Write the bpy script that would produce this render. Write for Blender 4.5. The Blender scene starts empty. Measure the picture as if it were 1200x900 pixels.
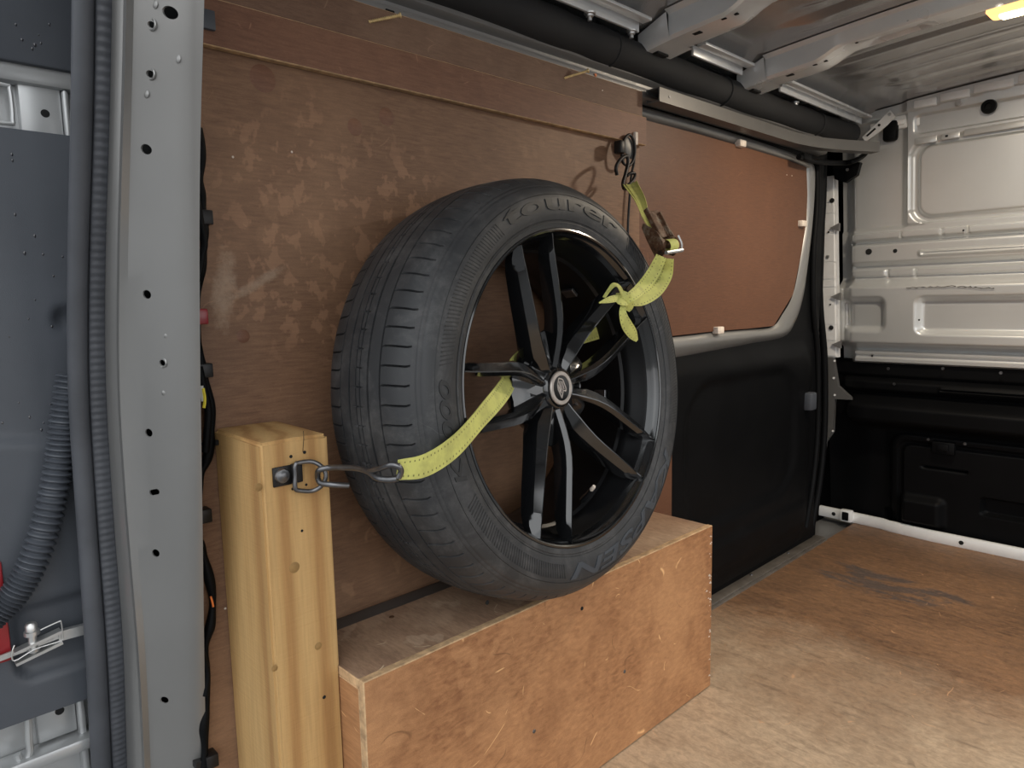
import bpy, bmesh, math, random
from math import sin, cos, pi, radians, sqrt
from mathutils import Vector, Matrix, noise

random.seed(7)
sc = bpy.context.scene
col = sc.collection

# ------------------------------------------------------------ camera
CAM = Vector((0.93, 0.0, 0.825))
F = 822.66
RM = [Vector((0.6933, 0.7203, -0.0209)), Vector((0.0720, -0.0981, -0.9926)), Vector((-0.7170, 0.6866, -0.1199))]
cd = bpy.data.cameras.new('camera'); cam = bpy.data.objects.new('camera', cd); col.objects.link(cam)
cam.matrix_world = Matrix(((RM[0].x, -RM[1].x, -RM[2].x, CAM.x), (RM[0].y, -RM[1].y, -RM[2].y, CAM.y),
                           (RM[0].z, -RM[1].z, -RM[2].z, CAM.z), (0, 0, 0, 1)))
cd.sensor_width = 36; cd.lens = 36 * F / 1200; cd.clip_start = 0.01
sc.camera = cam

# ------------------------------------------------------------ world and light
sc.view_settings.view_transform = 'Standard'; sc.view_settings.look = 'None'
sc.view_settings.gamma = 1; sc.view_settings.use_curve_mapping = False
sc.view_settings.exposure = 1.05
wd = bpy.data.worlds.new('overcast'); sc.world = wd; wd.use_nodes = True
nt = wd.node_tree; nt.nodes.clear()
o_ = nt.nodes.new('ShaderNodeOutputWorld'); b_ = nt.nodes.new('ShaderNodeBackground')
tc = nt.nodes.new('ShaderNodeTexCoord'); sx = nt.nodes.new('ShaderNodeSeparateXYZ'); rp = nt.nodes.new('ShaderNodeValToRGB')
nt.links.new(tc.outputs['Generated'], sx.inputs[0]); nt.links.new(sx.outputs['Z'], rp.inputs[0])
rp.color_ramp.elements[0].position = 0.0; rp.color_ramp.elements[0].color = (.72, .73, .75, 1)
rp.color_ramp.elements[1].position = 0.35; rp.color_ramp.elements[1].color = (.93, .97, 1.0, 1)
nt.links.new(rp.outputs[0], b_.inputs[0]); b_.inputs[1].default_value = .85
nt.links.new(b_.outputs[0], o_.inputs[0])
sd = bpy.data.lights.new('side_fill', 'SUN'); sd.energy = .42; sd.angle = radians(90); sd.color = (1, .97, .93)  # soft fill added from the right to brighten the interior under overcast sky
side_fill = bpy.data.objects.new('side_fill', sd); col.objects.link(side_fill)
side_fill.rotation_euler = Vector((-.93, .26, -.20)).to_track_quat('-Z', 'Y').to_euler()

# ------------------------------------------------------------ ray helpers (a picture point met with a known plane)
def ray(u, v):
    a, b = (u - 600) / F, (v - 450) / F
    return RM[0] * a + RM[1] * b + RM[2]
def PX(u, v, X): d = ray(u, v); return CAM + d * ((X - CAM.x) / d.x)
def PY(u, v, Y): d = ray(u, v); return CAM + d * ((Y - CAM.y) / d.y)
def PZ(u, v, Z): d = ray(u, v); return CAM + d * ((Z - CAM.z) / d.z)
def PB(u, v, off=0.0):
    n = Vector((0, 1, .12)); d = ray(u, v); return CAM + d * ((2.6 - off - CAM.dot(n)) / d.dot(n))

# ------------------------------------------------------------ mesh helpers
class MB:
    def __init__(s): s.v = []; s.f = []; s.m = []; s.uv = {}
    def add(s, vs, fs, mi=0):
        b = len(s.v); s.v += [tuple(p) for p in vs]
        for f in fs: s.f.append(tuple(i + b for i in f)); s.m.append(mi)
        return s
    def box(s, x0, x1, y0, y1, z0, z1, mi=0, M=None):
        vs = [Vector((x, y, z)) for x in (x0, x1) for y in (y0, y1) for z in (z0, z1)]
        if M: vs = [M @ p for p in vs]
        return s.add(vs, [(0, 1, 3, 2), (4, 6, 7, 5), (0, 4, 5, 1), (2, 3, 7, 6), (0, 2, 6, 4), (1, 5, 7, 3)], mi)
    def bbox(s, x0, x1, y0, y1, z0, z1, r=.002, seg=2, mi=0, M=None):
        bm = bmesh.new(); bmesh.ops.create_cube(bm, size=1)
        for q in bm.verts: q.co = Vector(((x0 + x1) / 2 + q.co.x * (x1 - x0), (y0 + y1) / 2 + q.co.y * (y1 - y0), (z0 + z1) / 2 + q.co.z * (z1 - z0)))
        bmesh.ops.bevel(bm, geom=bm.edges[:], offset=r, segments=seg, affect='EDGES', profile=.5)
        return s.bm(bm, mi, M)
    def bm(s, bm, mi=0, M=None):
        bm.verts.index_update()
        vs = [(M @ q.co if M else q.co.copy()) for q in bm.verts]
        fs = [[q.index for q in f.verts] for f in bm.faces]; bm.free()
        return s.add(vs, fs, mi)
    def prism(s, pts, d, mi=0):          # pts: closed 3-D polygon, d: extrusion vector
        n = len(pts); d = Vector(d)
        vs = [Vector(p) for p in pts] + [Vector(p) + d for p in pts]
        return s.add(vs, [tuple(range(n))[::-1], tuple(range(n, 2 * n))] + [(i, (i + 1) % n, n + (i + 1) % n, n + i) for i in range(n)], mi)
    def grid(s, rows, mi=0, closeu=False, closev=False):
        n, m = len(rows), len(rows[0]); vs = [p for r in rows for p in r]; fs = []
        for i in range(n if closev else n - 1):
            for j in range(m if closeu else m - 1):
                a = i * m + j; b = i * m + (j + 1) % m; c = ((i + 1) % n) * m + (j + 1) % m; d = ((i + 1) % n) * m + j
                fs.append((a, b, c, d))
        return s.add(vs, fs, mi)
    def tube(s, path, r, n=10, mi=0, caps=True, closed=False):
        path = [Vector(p) for p in path]; N = len(path)
        rr = r if callable(r) else (lambda t: r)
        rows = []; up = None
        for i, p in enumerate(path):
            if closed: t = path[(i + 1) % N] - path[i - 1]
            else: t = path[min(i + 1, N - 1)] - path[max(i - 1, 0)]
            t.normalize()
            if up is None: up = t.orthogonal().normalized()
            up = (up - t * up.dot(t)).normalized(); w = t.cross(up)
            R = rr(i / max(1, N - 1))
            rows.append([p + up * (R * cos(2 * pi * k / n)) + w * (R * sin(2 * pi * k / n)) for k in range(n)])
        s.grid(rows, mi, closeu=True, closev=closed)
        if caps and not closed:
            b = len(s.v); s.f.append(tuple(range(b - n, b))); s.m.append(mi)
            a = b - n * N; s.f.append(tuple(range(a, a + n))[::-1]); s.m.append(mi)
        return s
    def lathe(s, prof, M, n=48, mi=0):    # prof: (r, d), M maps local (axis = z) to world
        rows = [[M @ Vector((r * cos(2 * pi * k / n), r * sin(2 * pi * k / n), d)) for k in range(n)] for r, d in prof]
        return s.grid(rows, mi, closeu=True)
    def sweep(s, frames, prof, mi=0, closed=True):   # frames: (origin, ax, ay); prof: 2-D points
        rows = [[o + ax * a + ay * b for a, b in prof] for o, ax, ay in frames]
        s.grid(rows, mi, closeu=closed)
        if closed:
            n = len(prof); b = len(s.v)
            s.f.append(tuple(range(b - n, b))); s.m.append(mi)
            a = b - n * len(frames); s.f.append(tuple(range(a, a + n))[::-1]); s.m.append(mi)
        return s
    def build(s, name, mats, parent=None, ang=35, fix=True):
        me = bpy.data.meshes.new(name); me.from_pydata(s.v, [], s.f); 
        if fix:
            bm = bmesh.new(); bm.from_mesh(me); bmesh.ops.recalc_face_normals(bm, faces=bm.faces[:]); bm.to_mesh(me); bm.free()
        for m in (mats if isinstance(mats, (list, tuple)) else [mats]): me.materials.append(m)
        if len(s.m) == len(me.polygons): me.polygons.foreach_set('material_index', s.m)
        me.polygons.foreach_set('use_smooth', [True] * len(me.polygons))
        me.set_sharp_from_angle(angle=radians(ang)); me.update()
        o = bpy.data.objects.new(name, me); col.objects.link(o)
        if parent: o.parent = parent; 
        return o

def tag(o, label=None, cat=None, group=None, kind=None):
    if label: o['label'] = label
    if cat: o['category'] = cat
    if group: o['group'] = group
    if kind: o['kind'] = kind
    return o
def empty(name, loc=(0, 0, 0)):
    o = bpy.data.objects.new(name, None); o.empty_display_size = .05; col.objects.link(o); return o
def struct(o, label=None, cat=None): return tag(o, label, cat, kind='structure')
def axisM(origin, ax):
    ax = Vector(ax).normalized(); u = ax.orthogonal().normalized(); v = ax.cross(u)
    return Matrix(((u.x, v.x, ax.x, origin[0]), (u.y, v.y, ax.y, origin[1]), (u.z, v.z, ax.z, origin[2]), (0, 0, 0, 1)))
def cut(o, cyl):      # real holes: list of (centre, axis, radius, half length)
    m = MB()
    for c, ax, r, hl in cyl:
        M = axisM(c, ax); n = 20
        rows = [[M @ Vector((r * cos(2 * pi * k / n), r * sin(2 * pi * k / n), d)) for k in range(n)] for d in (-hl, hl)]
        m.grid(rows, closeu=True); b = len(m.v); m.f.append(tuple(range(b - n, b))); m.m.append(0); m.f.append(tuple(range(b - 2 * n, b - n))[::-1]); m.m.append(0)
    k = m.build('cutter', [])
    md = o.modifiers.new('holes', 'BOOLEAN'); md.object = k; md.solver = 'EXACT'
    dg = bpy.context.evaluated_depsgraph_get(); ev = o.evaluated_get(dg)
    me = bpy.data.meshes.new_from_object(ev); old = o.data; o.modifiers.clear(); o.data = me
    km = k.data; bpy.data.objects.remove(k); bpy.data.meshes.remove(km)
    me.set_sharp_from_angle(angle=radians(35)); return o
def sstep(a, b, x):
    t = min(1, max(0, (x - a) / (b - a))); return t * t * (3 - 2 * t)
def rrect(x, z, x0, x1, z0, z1, r, e):     # 1 inside a rounded rectangle, soft edge e
    dx = max(x0 + r - x, x - (x1 - r), 0); dz = max(z0 + r - z, z - (z1 - r), 0)
    d = sqrt(dx * dx + dz * dz) - r
    return 1 - sstep(-e / 2, e / 2, d)
def cr(pts, n=8):      # catmull-rom through 3-D points
    P = [Vector(p) for p in pts]; P = [P[0] * 2 - P[1]] + P + [P[-1] * 2 - P[-2]]; out = []
    for i in range(1, len(P) - 2):
        for k in range(n):
            t = k / n; a, b, c, d = P[i - 1], P[i], P[i + 1], P[i + 2]
            out.append(.5 * ((2 * b) + (c - a) * t + (2 * a - 5 * b + 4 * c - d) * t * t + (3 * b - a - 3 * c + d) * t ** 3))
    out.append(P[-2]); return out

# ------------------------------------------------------------ materials
def mat(name):
    m = bpy.data.materials.new(name); m.use_nodes = True; t = m.node_tree; t.nodes.clear()
    o = t.nodes.new('ShaderNodeOutputMaterial'); p = t.nodes.new('ShaderNodeBsdfPrincipled'); t.links.new(p.outputs[0], o.inputs[0])
    return m, t, p
def srgb(r, g, b):
    f = lambda c: (c / 255 / 12.92) if c / 255 <= .04045 else ((c / 255 + .055) / 1.055) ** 2.4
    return (f(r), f(g), f(b), 1)
class NT:
    def __init__(s, t): s.t = t; s.co = t.nodes.new('ShaderNodeTexCoord').outputs['Object']
    def lk(s, a, b): s.t.links.new(a, b)
    def map(s, sc=(1, 1, 1), rot=(0, 0, 0), loc=(0, 0, 0)):
        m = s.t.nodes.new('ShaderNodeMapping'); m.inputs['Scale'].default_value = sc; m.inputs['Rotation'].default_value = rot; m.inputs['Location'].default_value = loc
        s.lk(s.co, m.inputs['Vector']); return m.outputs[0]
    def noise(s, vec, scale, detail=4, rough=.5, dist=0):
        n = s.t.nodes.new('ShaderNodeTexNoise'); n.inputs['Scale'].default_value = scale; n.inputs['Detail'].default_value = detail
        n.inputs['Roughness'].default_value = rough; n.inputs['Distortion'].default_value = dist; s.lk(vec, n.inputs['Vector']); return n.outputs['Fac']
    def ramp(s, fac, *st):
        r = s.t.nodes.new('ShaderNodeValToRGB'); e = r.color_ramp.elements
        while len(e) < len(st): e.new(.5)
        for i, (p, c) in enumerate(st):
            e[i].position = p; e[i].color = c if isinstance(c, tuple) else (c, c, c, 1)
        s.lk(fac, r.inputs[0]); return r.outputs[0]
    def mix(s, fac, a, b, mode='MIX'):
        m = s.t.nodes.new('ShaderNodeMix'); m.data_type = 'RGBA'; m.blend_type = mode
        for k, v in ((0, fac), (6, a), (7, b)):
            if isinstance(v, (int, float)): m.inputs[k].default_value = v if k == 0 else (v, v, v, 1)
            elif isinstance(v, tuple): m.inputs[k].default_value = v
            else: s.lk(v, m.inputs[k])
        return m.outputs[2]
    def math(s, op, a, b=0.0):
        m = s.t.nodes.new('ShaderNodeMath'); m.operation = op
        for k, v in ((0, a), (1, b)):
            if isinstance(v, (int, float)): m.inputs[k].default_value = v
            else: s.lk(v, m.inputs[k])
        return m.outputs[0]
    def bump(s, h, p, strength=.2, dist=.001):
        b = s.t.nodes.new('ShaderNodeBump'); b.inputs['Strength'].default_value = strength; b.inputs['Distance'].default_value = dist
        s.lk(h, b.inputs['Height']); s.lk(b.outputs[0], p.inputs['Normal'])
    def scratch(s, vec, scale, width, mscale=3, lo=.55):
        n = s.noise(vec, scale, 1, .4, .3); a = s.math('ABSOLUTE', s.math('SUBTRACT', n, .5))
        l = s.ramp(a, (0, 1.0), (width, 0.0)); k = s.ramp(s.noise(s.co, mscale, 2), (lo, 0.0), (lo + .05, 1.0))
        return s.math('MULTIPLY', l, k)

def flat(name, c, rough=.5, metal=0.0, var=.12, vs=30, coat=0, bump=0, bs=200, spec=.5):
    m, t, p = mat(name); n = NT(t)
    f = n.noise(n.co, vs, 4, .6)
    dark = tuple(x * (1 - var) for x in c[:3]) + (1,); lite = tuple(min(1, x * (1 + var)) for x in c[:3]) + (1,)
    n.lk(n.ramp(f, (.3, dark), (.7, lite)), p.inputs['Base Color'])
    r = n.ramp(n.noise(n.co, vs * .4, 3), (.3, max(0, rough - .06)), (.7, min(1, rough + .06))); n.lk(r, p.inputs['Roughness'])
    p.inputs['Metallic'].default_value = metal; p.inputs['Coat Weight'].default_value = coat; p.inputs['Coat Roughness'].default_value = .1
    p.inputs['Specular IOR Level'].default_value = spec
    if bump: n.bump(n.noise(n.co, bs, 3), p, bump, .0005)
    return m

def ply(name, base, dark, light, blot=.35, spots=0.0, scr=.5, grain=(1, 6, 60), rough=.6, wear=None, seed=0):
    m, t, p = mat(name); n = NT(t)
    g = n.noise(n.map(grain, loc=(seed, seed, seed)), 6, 6, .6, .4)
    c = n.mix(n.ramp(g, (.3, 0.0), (.7, 1.0)), dark, base)
    b = n.noise(n.map((1, 1, 1), loc=(seed, 0, seed)), 3.2, 5, .62, .3)
    c = n.mix(n.math('MULTIPLY', n.ramp(b, (.45, 0.0), (.68, 1.0)), blot), c, light)
    b2 = n.noise(n.map((1, 1.6, 1), loc=(seed + 4, 2, seed)), 7, 4, .6, .2)
    c = n.mix(n.math('MULTIPLY', n.ramp(b2, (.52, 0.0), (.7, 1.0)), blot * .9), c, dark)
    if spots:
        s = n.noise(n.map((1, 1, 1), loc=(3, seed, 1)), 17, 2, .5, .1); k = n.noise(n.co, 2.2, 2)
        f = n.math('MULTIPLY', n.ramp(s, (.62, 0.0), (.65, 1.0)), n.ramp(k, (.42, 0.0), (.62, 1.0)))
        c = n.mix(n.math('MULTIPLY', f, spots), c, light)
    fine = n.noise(n.map(tuple(k * 2 for k in grain)), 30, 3, .7)
    c = n.mix(.5, c, n.mix(1.0, c, n.ramp(fine, (.3, .60), (.7, 1.38)), 'MULTIPLY'))
    if wear: c = wear(n, c)
    if scr:
        s1 = n.scratch(n.map((1.5, 1, 1.2), rot=(.5, .3, .6), loc=(seed, 1, 2)), 5, .0014, 22, .60); s2 = n.scratch(n.map((1, 1.4, 1), rot=(-.4, .5, -.5), loc=(9, seed, 5)), 9, .0026, 30, .62)
        f = n.math('MULTIPLY', n.math('MAXIMUM', s1, s2), scr)
        c = n.mix(f, c, tuple(min(1, x * 2.1) for x in light[:3]) + (1,))
        d1 = n.scratch(n.map((1.3, 1, 1), loc=(seed, 7, 3)), 8, .004, 16, .60)
        c = n.mix(n.math('MULTIPLY', d1, scr * .8), c, tuple(x * .35 for x in dark[:3]) + (1,))
    n.lk(c, p.inputs['Base Color']); p.inputs['Roughness'].default_value = rough; p.inputs['Specular IOR Level'].default_value = .35
    n.bump(fine, p, .18, .0006)
    return m

M = {}
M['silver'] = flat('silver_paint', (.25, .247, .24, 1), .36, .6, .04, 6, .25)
M['bulk_lit'] = flat('silver_paint_lit', (.60, .61, .605, 1), .34, .5, .03, 6, .2)  # same silver paint, colour lightened to stand in for light on the bulkhead
M['silver_door'] = flat('silver_shell', (.42, .43, .435, 1), .35, .5, .05, 8, .2)
M['bright'] = flat('galvanised_white', (.84, .84, .83, 1), .42, .1, .05, 12)
M['roofm'] = flat('roof_metal', (.50, .505, .51, 1), .26, .75, .06, 4, .2)
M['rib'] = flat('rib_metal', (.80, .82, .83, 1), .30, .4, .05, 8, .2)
M['rail'] = flat('rail_metal', (.13, .127, .122, 1), .45, .5, .06, 10)
M['cant'] = flat('cant_paint', (.27, .265, .26, 1), .36, .5, .05, 6)
M['black'] = flat('black_plastic', (.0035, .0037, .0042, 1), .5, 0, .15, 12, 0, .25, 600, .1)
M['trim'] = flat('door_trim_plastic', (.060, .067, .080, 1), .45, 0, .12, 5, 0, .25, 700, .45)
M['foamtube'] = flat('duct_foam', (.013, .0135, .015, 1), .8, 0, .15, 10)
M['seal'] = flat('rubber_seal', (.060, .064, .074, 1), .55, 0, .15, 14, 0, .1, 300)
M['gloss'] = flat('gloss_black', (.006, .0064, .0072, 1), .14, 0, .3, 12, .9)
M['barrel'] = flat('barrel_black', (.005, .0052, .006, 1), .35, 0, .3, 12, 0, 0, 200, .25)
M['sillm'] = flat('sill_metal', (.17, .15, .13, 1), .5, .5, .25, 20)
M['steel'] = flat('dull_steel', (.16, .16, .165, 1), .35, .9, .25, 60)
M['zinc'] = flat('zinc_steel', (.62, .62, .61, 1), .35, .85, .12, 40)
M['hookblack'] = flat('black_steel', (.018, .017, .017, 1), .45, .5, .3, 80)
M['brass'] = flat('brass_screw', (.80, .60, .30, 1), .4, .5, .2, 100)
M['holed'] = flat('hole_dark', (.004, .004, .004, 1), .9, 0, .1)
M['foam'] = flat('foam_block', (.68, .60, .52, 1), .8, 0, .2, 120)
M['red'] = flat('red_plastic', (.25, .015, .02, 1), .35, 0, .15, 30, .2)
M['yellow'] = flat('yellow_wire', (.75, .62, .05, 1), .5)
M['orange'] = flat('orange_wire', (.75, .2, .05, 1), .5)
M['whitew'] = flat('white_connector', (.6, .6, .55, 1), .5)
M['captone'] = flat('cap_silver', (.50, .45, .41, 1), .38, .6, .1, 60)
M['water'] = flat('water_drop', (.02, .02, .025, 1), .05, 0, .1, 40, 1)
M['ground'] = flat('ground_asphalt', (.17, .17, .17, 1), .85, 0, .3, 20)
M['ply_edge'] = flat('raw_ply_edge', (.50, .33, .18, 1), .8, 0, .35, 70, 0, .6, 200)
def wallwear(n, c):
    sp = n.t.nodes.new('ShaderNodeSeparateXYZ'); n.lk(n.co, sp.inputs[0]); Y, Z = sp.outputs['Y'], sp.outputs['Z']
    def ell(y, z, a, b, sh=0.0):
        dz = n.math('SUBTRACT', Z, z); dy = n.math('SUBTRACT', n.math('SUBTRACT', Y, y), n.math('MULTIPLY', dz, sh))
        dy = n.math('DIVIDE', dy, a); dz = n.math('DIVIDE', dz, b)
        return n.math('ADD', n.math('MULTIPLY', dy, dy), n.math('MULTIPLY', dz, dz))
    # cluster of pale flakes and two pale rubbed marks
    s1 = n.noise(n.map((1, 1, .8), loc=(3, 3, 1)), 42, 3, .6, .2)
    f = n.math('MULTIPLY', n.ramp(s1, (.54, 0.0), (.58, 1.0)), n.ramp(n.math('ADD', ell(.55, .93, .30, .28), n.math('MULTIPLY', n.noise(n.co, 6, 3), 1.0)), (.75, 1.0), (1.0, 0.0)))
    c = n.mix(n.math('MULTIPLY', f, .32), c, srgb(176, 134, 104))
    w = n.math('MULTIPLY', n.noise(n.map((1, 1, 1), loc=(5, 5, 5)), 45, 6, .8), 2.0)
    for e in (ell(.372, .845, .022, .075, .12), ell(.420, .855, .020, .030, 1.6)):
        c = n.mix(n.math('MULTIPLY', n.ramp(n.math('ADD', e, w), (.9, 1.0), (1.9, 0.0)) if False else n.ramp(n.math('MULTIPLY', n.math('ADD', e, w), .4), (.36, 1.0), (.66, 0.0)), .55), c, srgb(178, 156, 134))
    return c
M['wall'] = ply('wall_ply', srgb(130, 98, 74), srgb(104, 76, 58), srgb(162, 127, 98), .38, .3, .15, (1, 5, 50), .55, wallwear)
M['batten'] = ply('batten_ply', srgb(124, 88, 68), srgb(102, 70, 54), srgb(152, 112, 88), .35, .2, .3, (1, 5, 50), .55, seed=3)
M['topstrip'] = ply('top_strip_ply', srgb(122, 94, 76), srgb(102, 77, 62), srgb(142, 114, 94), .5, .1, .2, (1, 5, 50), .6, seed=5)
M['infill'] = ply('infill_ply', srgb(104, 70, 50), srgb(88, 58, 42), srgb(118, 80, 58), .22, .1, .15, (1, 5, 60), .5, seed=8)
M['boxf'] = ply('box_front_ply', srgb(172, 124, 84), srgb(128, 86, 56), srgb(196, 148, 104), .6, .25, .7, (1, 9, 25), .6, seed=11)
M['boxt'] = ply('box_top_ply', srgb(166, 136, 110), srgb(134, 106, 86), srgb(194, 168, 142), .7, .4, .6, (1, 4, 20), .65, seed=14)
def floorwear(n, c):
    # bleached worn plywood towards the doorway, dark grey stain patches with their own outline
    w = n.noise(n.map((1, 1, 1), loc=(1, 2, 0)), 2.4, 6, .65, .3)
    sp = n.t.nodes.new('ShaderNodeSeparateXYZ'); n.lk(n.co, sp.inputs[0])
    y = n.math('ADD', sp.outputs['Y'], n.math('MULTIPLY', w, .9))
    f = n.ramp(n.math('MULTIPLY', y, .4), (.68, 1.0), (.86, 0.0))
    c = n.mix(n.math('MULTIPLY', f, .85), c, n.mix(n.noise(n.co, 9, 5, .7), srgb(158, 132, 106), srgb(222, 200, 172)))
    q = n.noise(n.map((1.2, 3, 1), loc=(2, 5, 0)), 6, 6, .75, .6)
    dx = n.math('MULTIPLY', n.math('SUBTRACT', sp.outputs['X'], .29), 5.0); dy = n.math('MULTIPLY', n.math('SUBTRACT', sp.outputs['Y'], 2.07), 9.0)
    r2 = n.math('ADD', n.math('MULTIPLY', dx, dx), n.math('MULTIPLY', dy, dy))
    k = n.ramp(n.math('ADD', n.math('MULTIPLY', r2, .16), n.math('MULTIPLY', q, .9)), (.48, 1.0), (.56, 0.0))
    c = n.mix(n.math('MULTIPLY', k, .8), c, srgb(84, 78, 76))
    st = n.noise(n.map((3, 16, 1), rot=(0, 0, .25)), 3, 6, .7, .2)
    c = n.mix(n.math('MULTIPLY', n.ramp(st, (.54, 0.0), (.68, 1.0)), .4), c, srgb(82, 64, 50))
    mo = n.noise(n.map((1, 1.5, 1), loc=(7, 7, 7)), 55, 5, .75, .5)
    return n.mix(.7, c, n.mix(1.0, c, n.ramp(mo, (.35, .70), (.65, 1.25)), 'MULTIPLY'))
M['floor'] = ply('floor_ply', srgb(136, 102, 74), srgb(98, 76, 60), srgb(160, 122, 90), .5, .2, .6, (4, 14, 1), .5, floorwear, 21)

def timber():
    m, t, p = mat('pale_timber'); n = NT(t)
    v = n.map((10, 10, .8)); w = t.nodes.new('ShaderNodeTexWave'); w.wave_type = 'RINGS'; w.rings_direction = 'Z'
    w.inputs['Scale'].default_value = .9; w.inputs['Distortion'].default_value = 5.5; w.inputs['Detail'].default_value = 3; w.inputs['Detail Scale'].default_value = 1.2
    n.lk(v, w.inputs['Vector'])
    c = n.ramp(w.outputs['Fac'], (.0, srgb(186, 150, 98)), (.6, srgb(178, 140, 88)), (.95, srgb(160, 120, 72)))
    k = n.noise(n.map((60, 60, 3)), 4, 5, .6)
    c = n.mix(.5, c, n.mix(1.0, c, n.ramp(k, (.3, .75), (.7, 1.15)), 'MULTIPLY'))
    vo = t.nodes.new('ShaderNodeTexVoronoi'); vo.inputs['Scale'].default_value = 7; n.lk(n.map((1, 1, .55), loc=(.3, .2, .11)), vo.inputs['Vector'])
    c = n.mix(n.ramp(vo.outputs['Distance'], (.03, .6), (.10, 0.0)), c, srgb(150, 116, 66))
    n.lk(c, p.inputs['Base Color']); p.inputs['Roughness'].default_value = .75
    saw = n.noise(n.map((14, 14, 260)), 1.2, 2, .5); n.bump(n.mix(.6, k, saw), p, .6, .0016)
    return m
M['timber'] = timber(); M['knot'] = flat('timber_knot', srgb(140, 108, 62), .7, 0, .2, 90)
def rubber(name, base, dust, amt):
    m, t, p = mat(name); n = NT(t)
    a = n.ramp(n.noise(n.map((1, 1, 1), loc=(2, 1, 4)), 13, 7, .75, .5), (.46, 0.0), (.66, 1.0)); b = n.noise(n.co, 90, 4, .7)
    c = n.mix(n.math('MULTIPLY', n.math('MULTIPLY', a, n.ramp(b, (.35, .3), (.6, 1.0))), amt), base, dust)
    s = n.scratch(n.map((1, 1, 1)), 16, .004, 8, .57); c = n.mix(n.math('MULTIPLY', s, .25), c, dust)
    n.lk(c, p.inputs['Base Color']); p.inputs['Roughness'].default_value = .52; p.inputs['Specular IOR Level'].default_value = .45
    n.bump(n.noise(n.co, 500, 3), p, .15, .0004); return m
M['tyre'] = rubber('tyre_rubber', (.026, .027, .029, 1), (.17, .165, .16, 1), .32)
M['letters'] = rubber('tyre_lettering', (.045, .052, .062, 1), (.12, .12, .12, 1), .3)
M['letters_dark'] = rubber('tyre_relief', (.014, .0145, .015, 1), (.08, .08, .08, 1), .2)
def webbing():
    m, t, p = mat('yellow_webbing'); n = NT(t); uv = t.nodes.new('ShaderNodeUVMap'); sp = t.nodes.new('ShaderNodeSeparateXYZ'); n.lk(uv.outputs[0], sp.inputs[0])
    c = n.mix(n.ramp(n.noise(n.co, 28, 5, .65), (.45, 0.0), (.75, .8)), srgb(206, 206, 116), srgb(152, 150, 88))
    d = n.math('ABSOLUTE', n.math('SUBTRACT', n.math('ABSOLUTE', n.math('SUBTRACT', sp.outputs['Y'], .5)), .33))
    ln = n.ramp(d, (0.035, 1.0), (.05, 0.0)); ds = n.ramp(n.math('SINE', n.math('MULTIPLY', sp.outputs['X'], 900)), (.55, 0.0), (.75, 1.0))
    c = n.mix(n.math('MULTIPLY', n.math('MULTIPLY', ln, ds), .75), c, srgb(70, 72, 35))
    n.lk(c, p.inputs['Base Color']); p.inputs['Roughness'].default_value = .7
    wv = n.math('SINE', n.math('MULTIPLY', sp.outputs['X'], 3500)); n.bump(wv, p, .25, .0004); return m
M['web'] = webbing()
def rusty():
    m, t, p = mat('rusty_steel'); n = NT(t); f = n.noise(n.co, 60, 6, .7)
    n.lk(n.ramp(f, (.3, srgb(44, 32, 24)), (.5, srgb(92, 62, 40)), (.66, srgb(128, 116, 100))), p.inputs['Base Color'])
    p.inputs['Roughness'].default_value = .65; p.inputs['Metallic'].default_value = .35; n.bump(f, p, .6, .002); return m
M['rust'] = rusty()
def emis(name, c, s):
    m, t, p = mat(name); p.inputs['Base Color'].default_value = c; p.inputs['Emission Color'].default_value = c; p.inputs['Emission Strength'].default_value = s; return m

# ============================================================ THE SETTING
g = MB(); g.box(-12, 12, -12, 12, -.66, -.6); struct(g.build('ground', M['ground']), 'grey ground outside behind the van', 'ground')
# floor
m = MB(); m.box(.008, 1.62, .31, 2.585, -.018, 0); fl = struct(m.build('floor', [M['floor']]), 'scuffed brown plywood floor sheet of the van', 'floor')
m = MB(); m.box(-.12, 1.66, .24, 2.7, -.06, -.02); m.build('floor_pan', M['cant'], fl)
# floor sill strip beside the sliding door
a = PX(836, 715, 0); b_end = 2.30
m = MB(); m.bbox(-.035, .012, 1.27, 2.33, -.012, .004, .002)
m.bbox(-.030, .004, 1.27, 2.33, .004, .010, .002)
sl = struct(m.build('trim_1', M['sillm']), 'dull metal sill strip along the foot of the sliding door', 'trim')
for y in (1.38, 1.62, 1.86, 2.1):
    q = MB(); q.lathe([(0, .0028), (.004, .002), (.005, 0)], axisM((-.018, y, .010), (0, 0, 1)), 14); q.build('screw', M['steel'], sl)

# ---- left wall: plywood
wl = MB(); wl.box(-.012, 0, .297, 1.285, -.01, 1.20); wall = wl.build('wall_left', [M['wall'], M['ply_edge']])
struct(wall, 'reddish brown plywood lining sheet behind the wheel', 'wall')
def edge_ply(o):
    for p in o.data.polygons:
        if abs(p.normal.x) < .95: p.material_index = 1
    return o
m = MB(); m.bbox(.001, .014, .297, 1.292, 1.146, 1.204, .0012, 1); edge_ply(m.build('plywood_batten', [M['batten'], M['ply_edge']], wall))
m = MB(); m.bbox(.0005, .009, .297, 1.284, 1.2045, 1.257, .0012, 1); edge_ply(m.build('plywood_top_strip', [M['topstrip'], M['ply_edge']], wall))
for (u, v, r) in ((416, 149, .0125), (453, 137, .0135), (285, 394, .009), (308, 92, .018)):   # filled knots
    c = PX(u, v, 0); q = MB(); q.lathe([(0, .0006), (r * .9, .0006), (r, 0)], axisM(c, (1, 0, 0)), 20)
    q.build('knot', M['batten'], wall)
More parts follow.
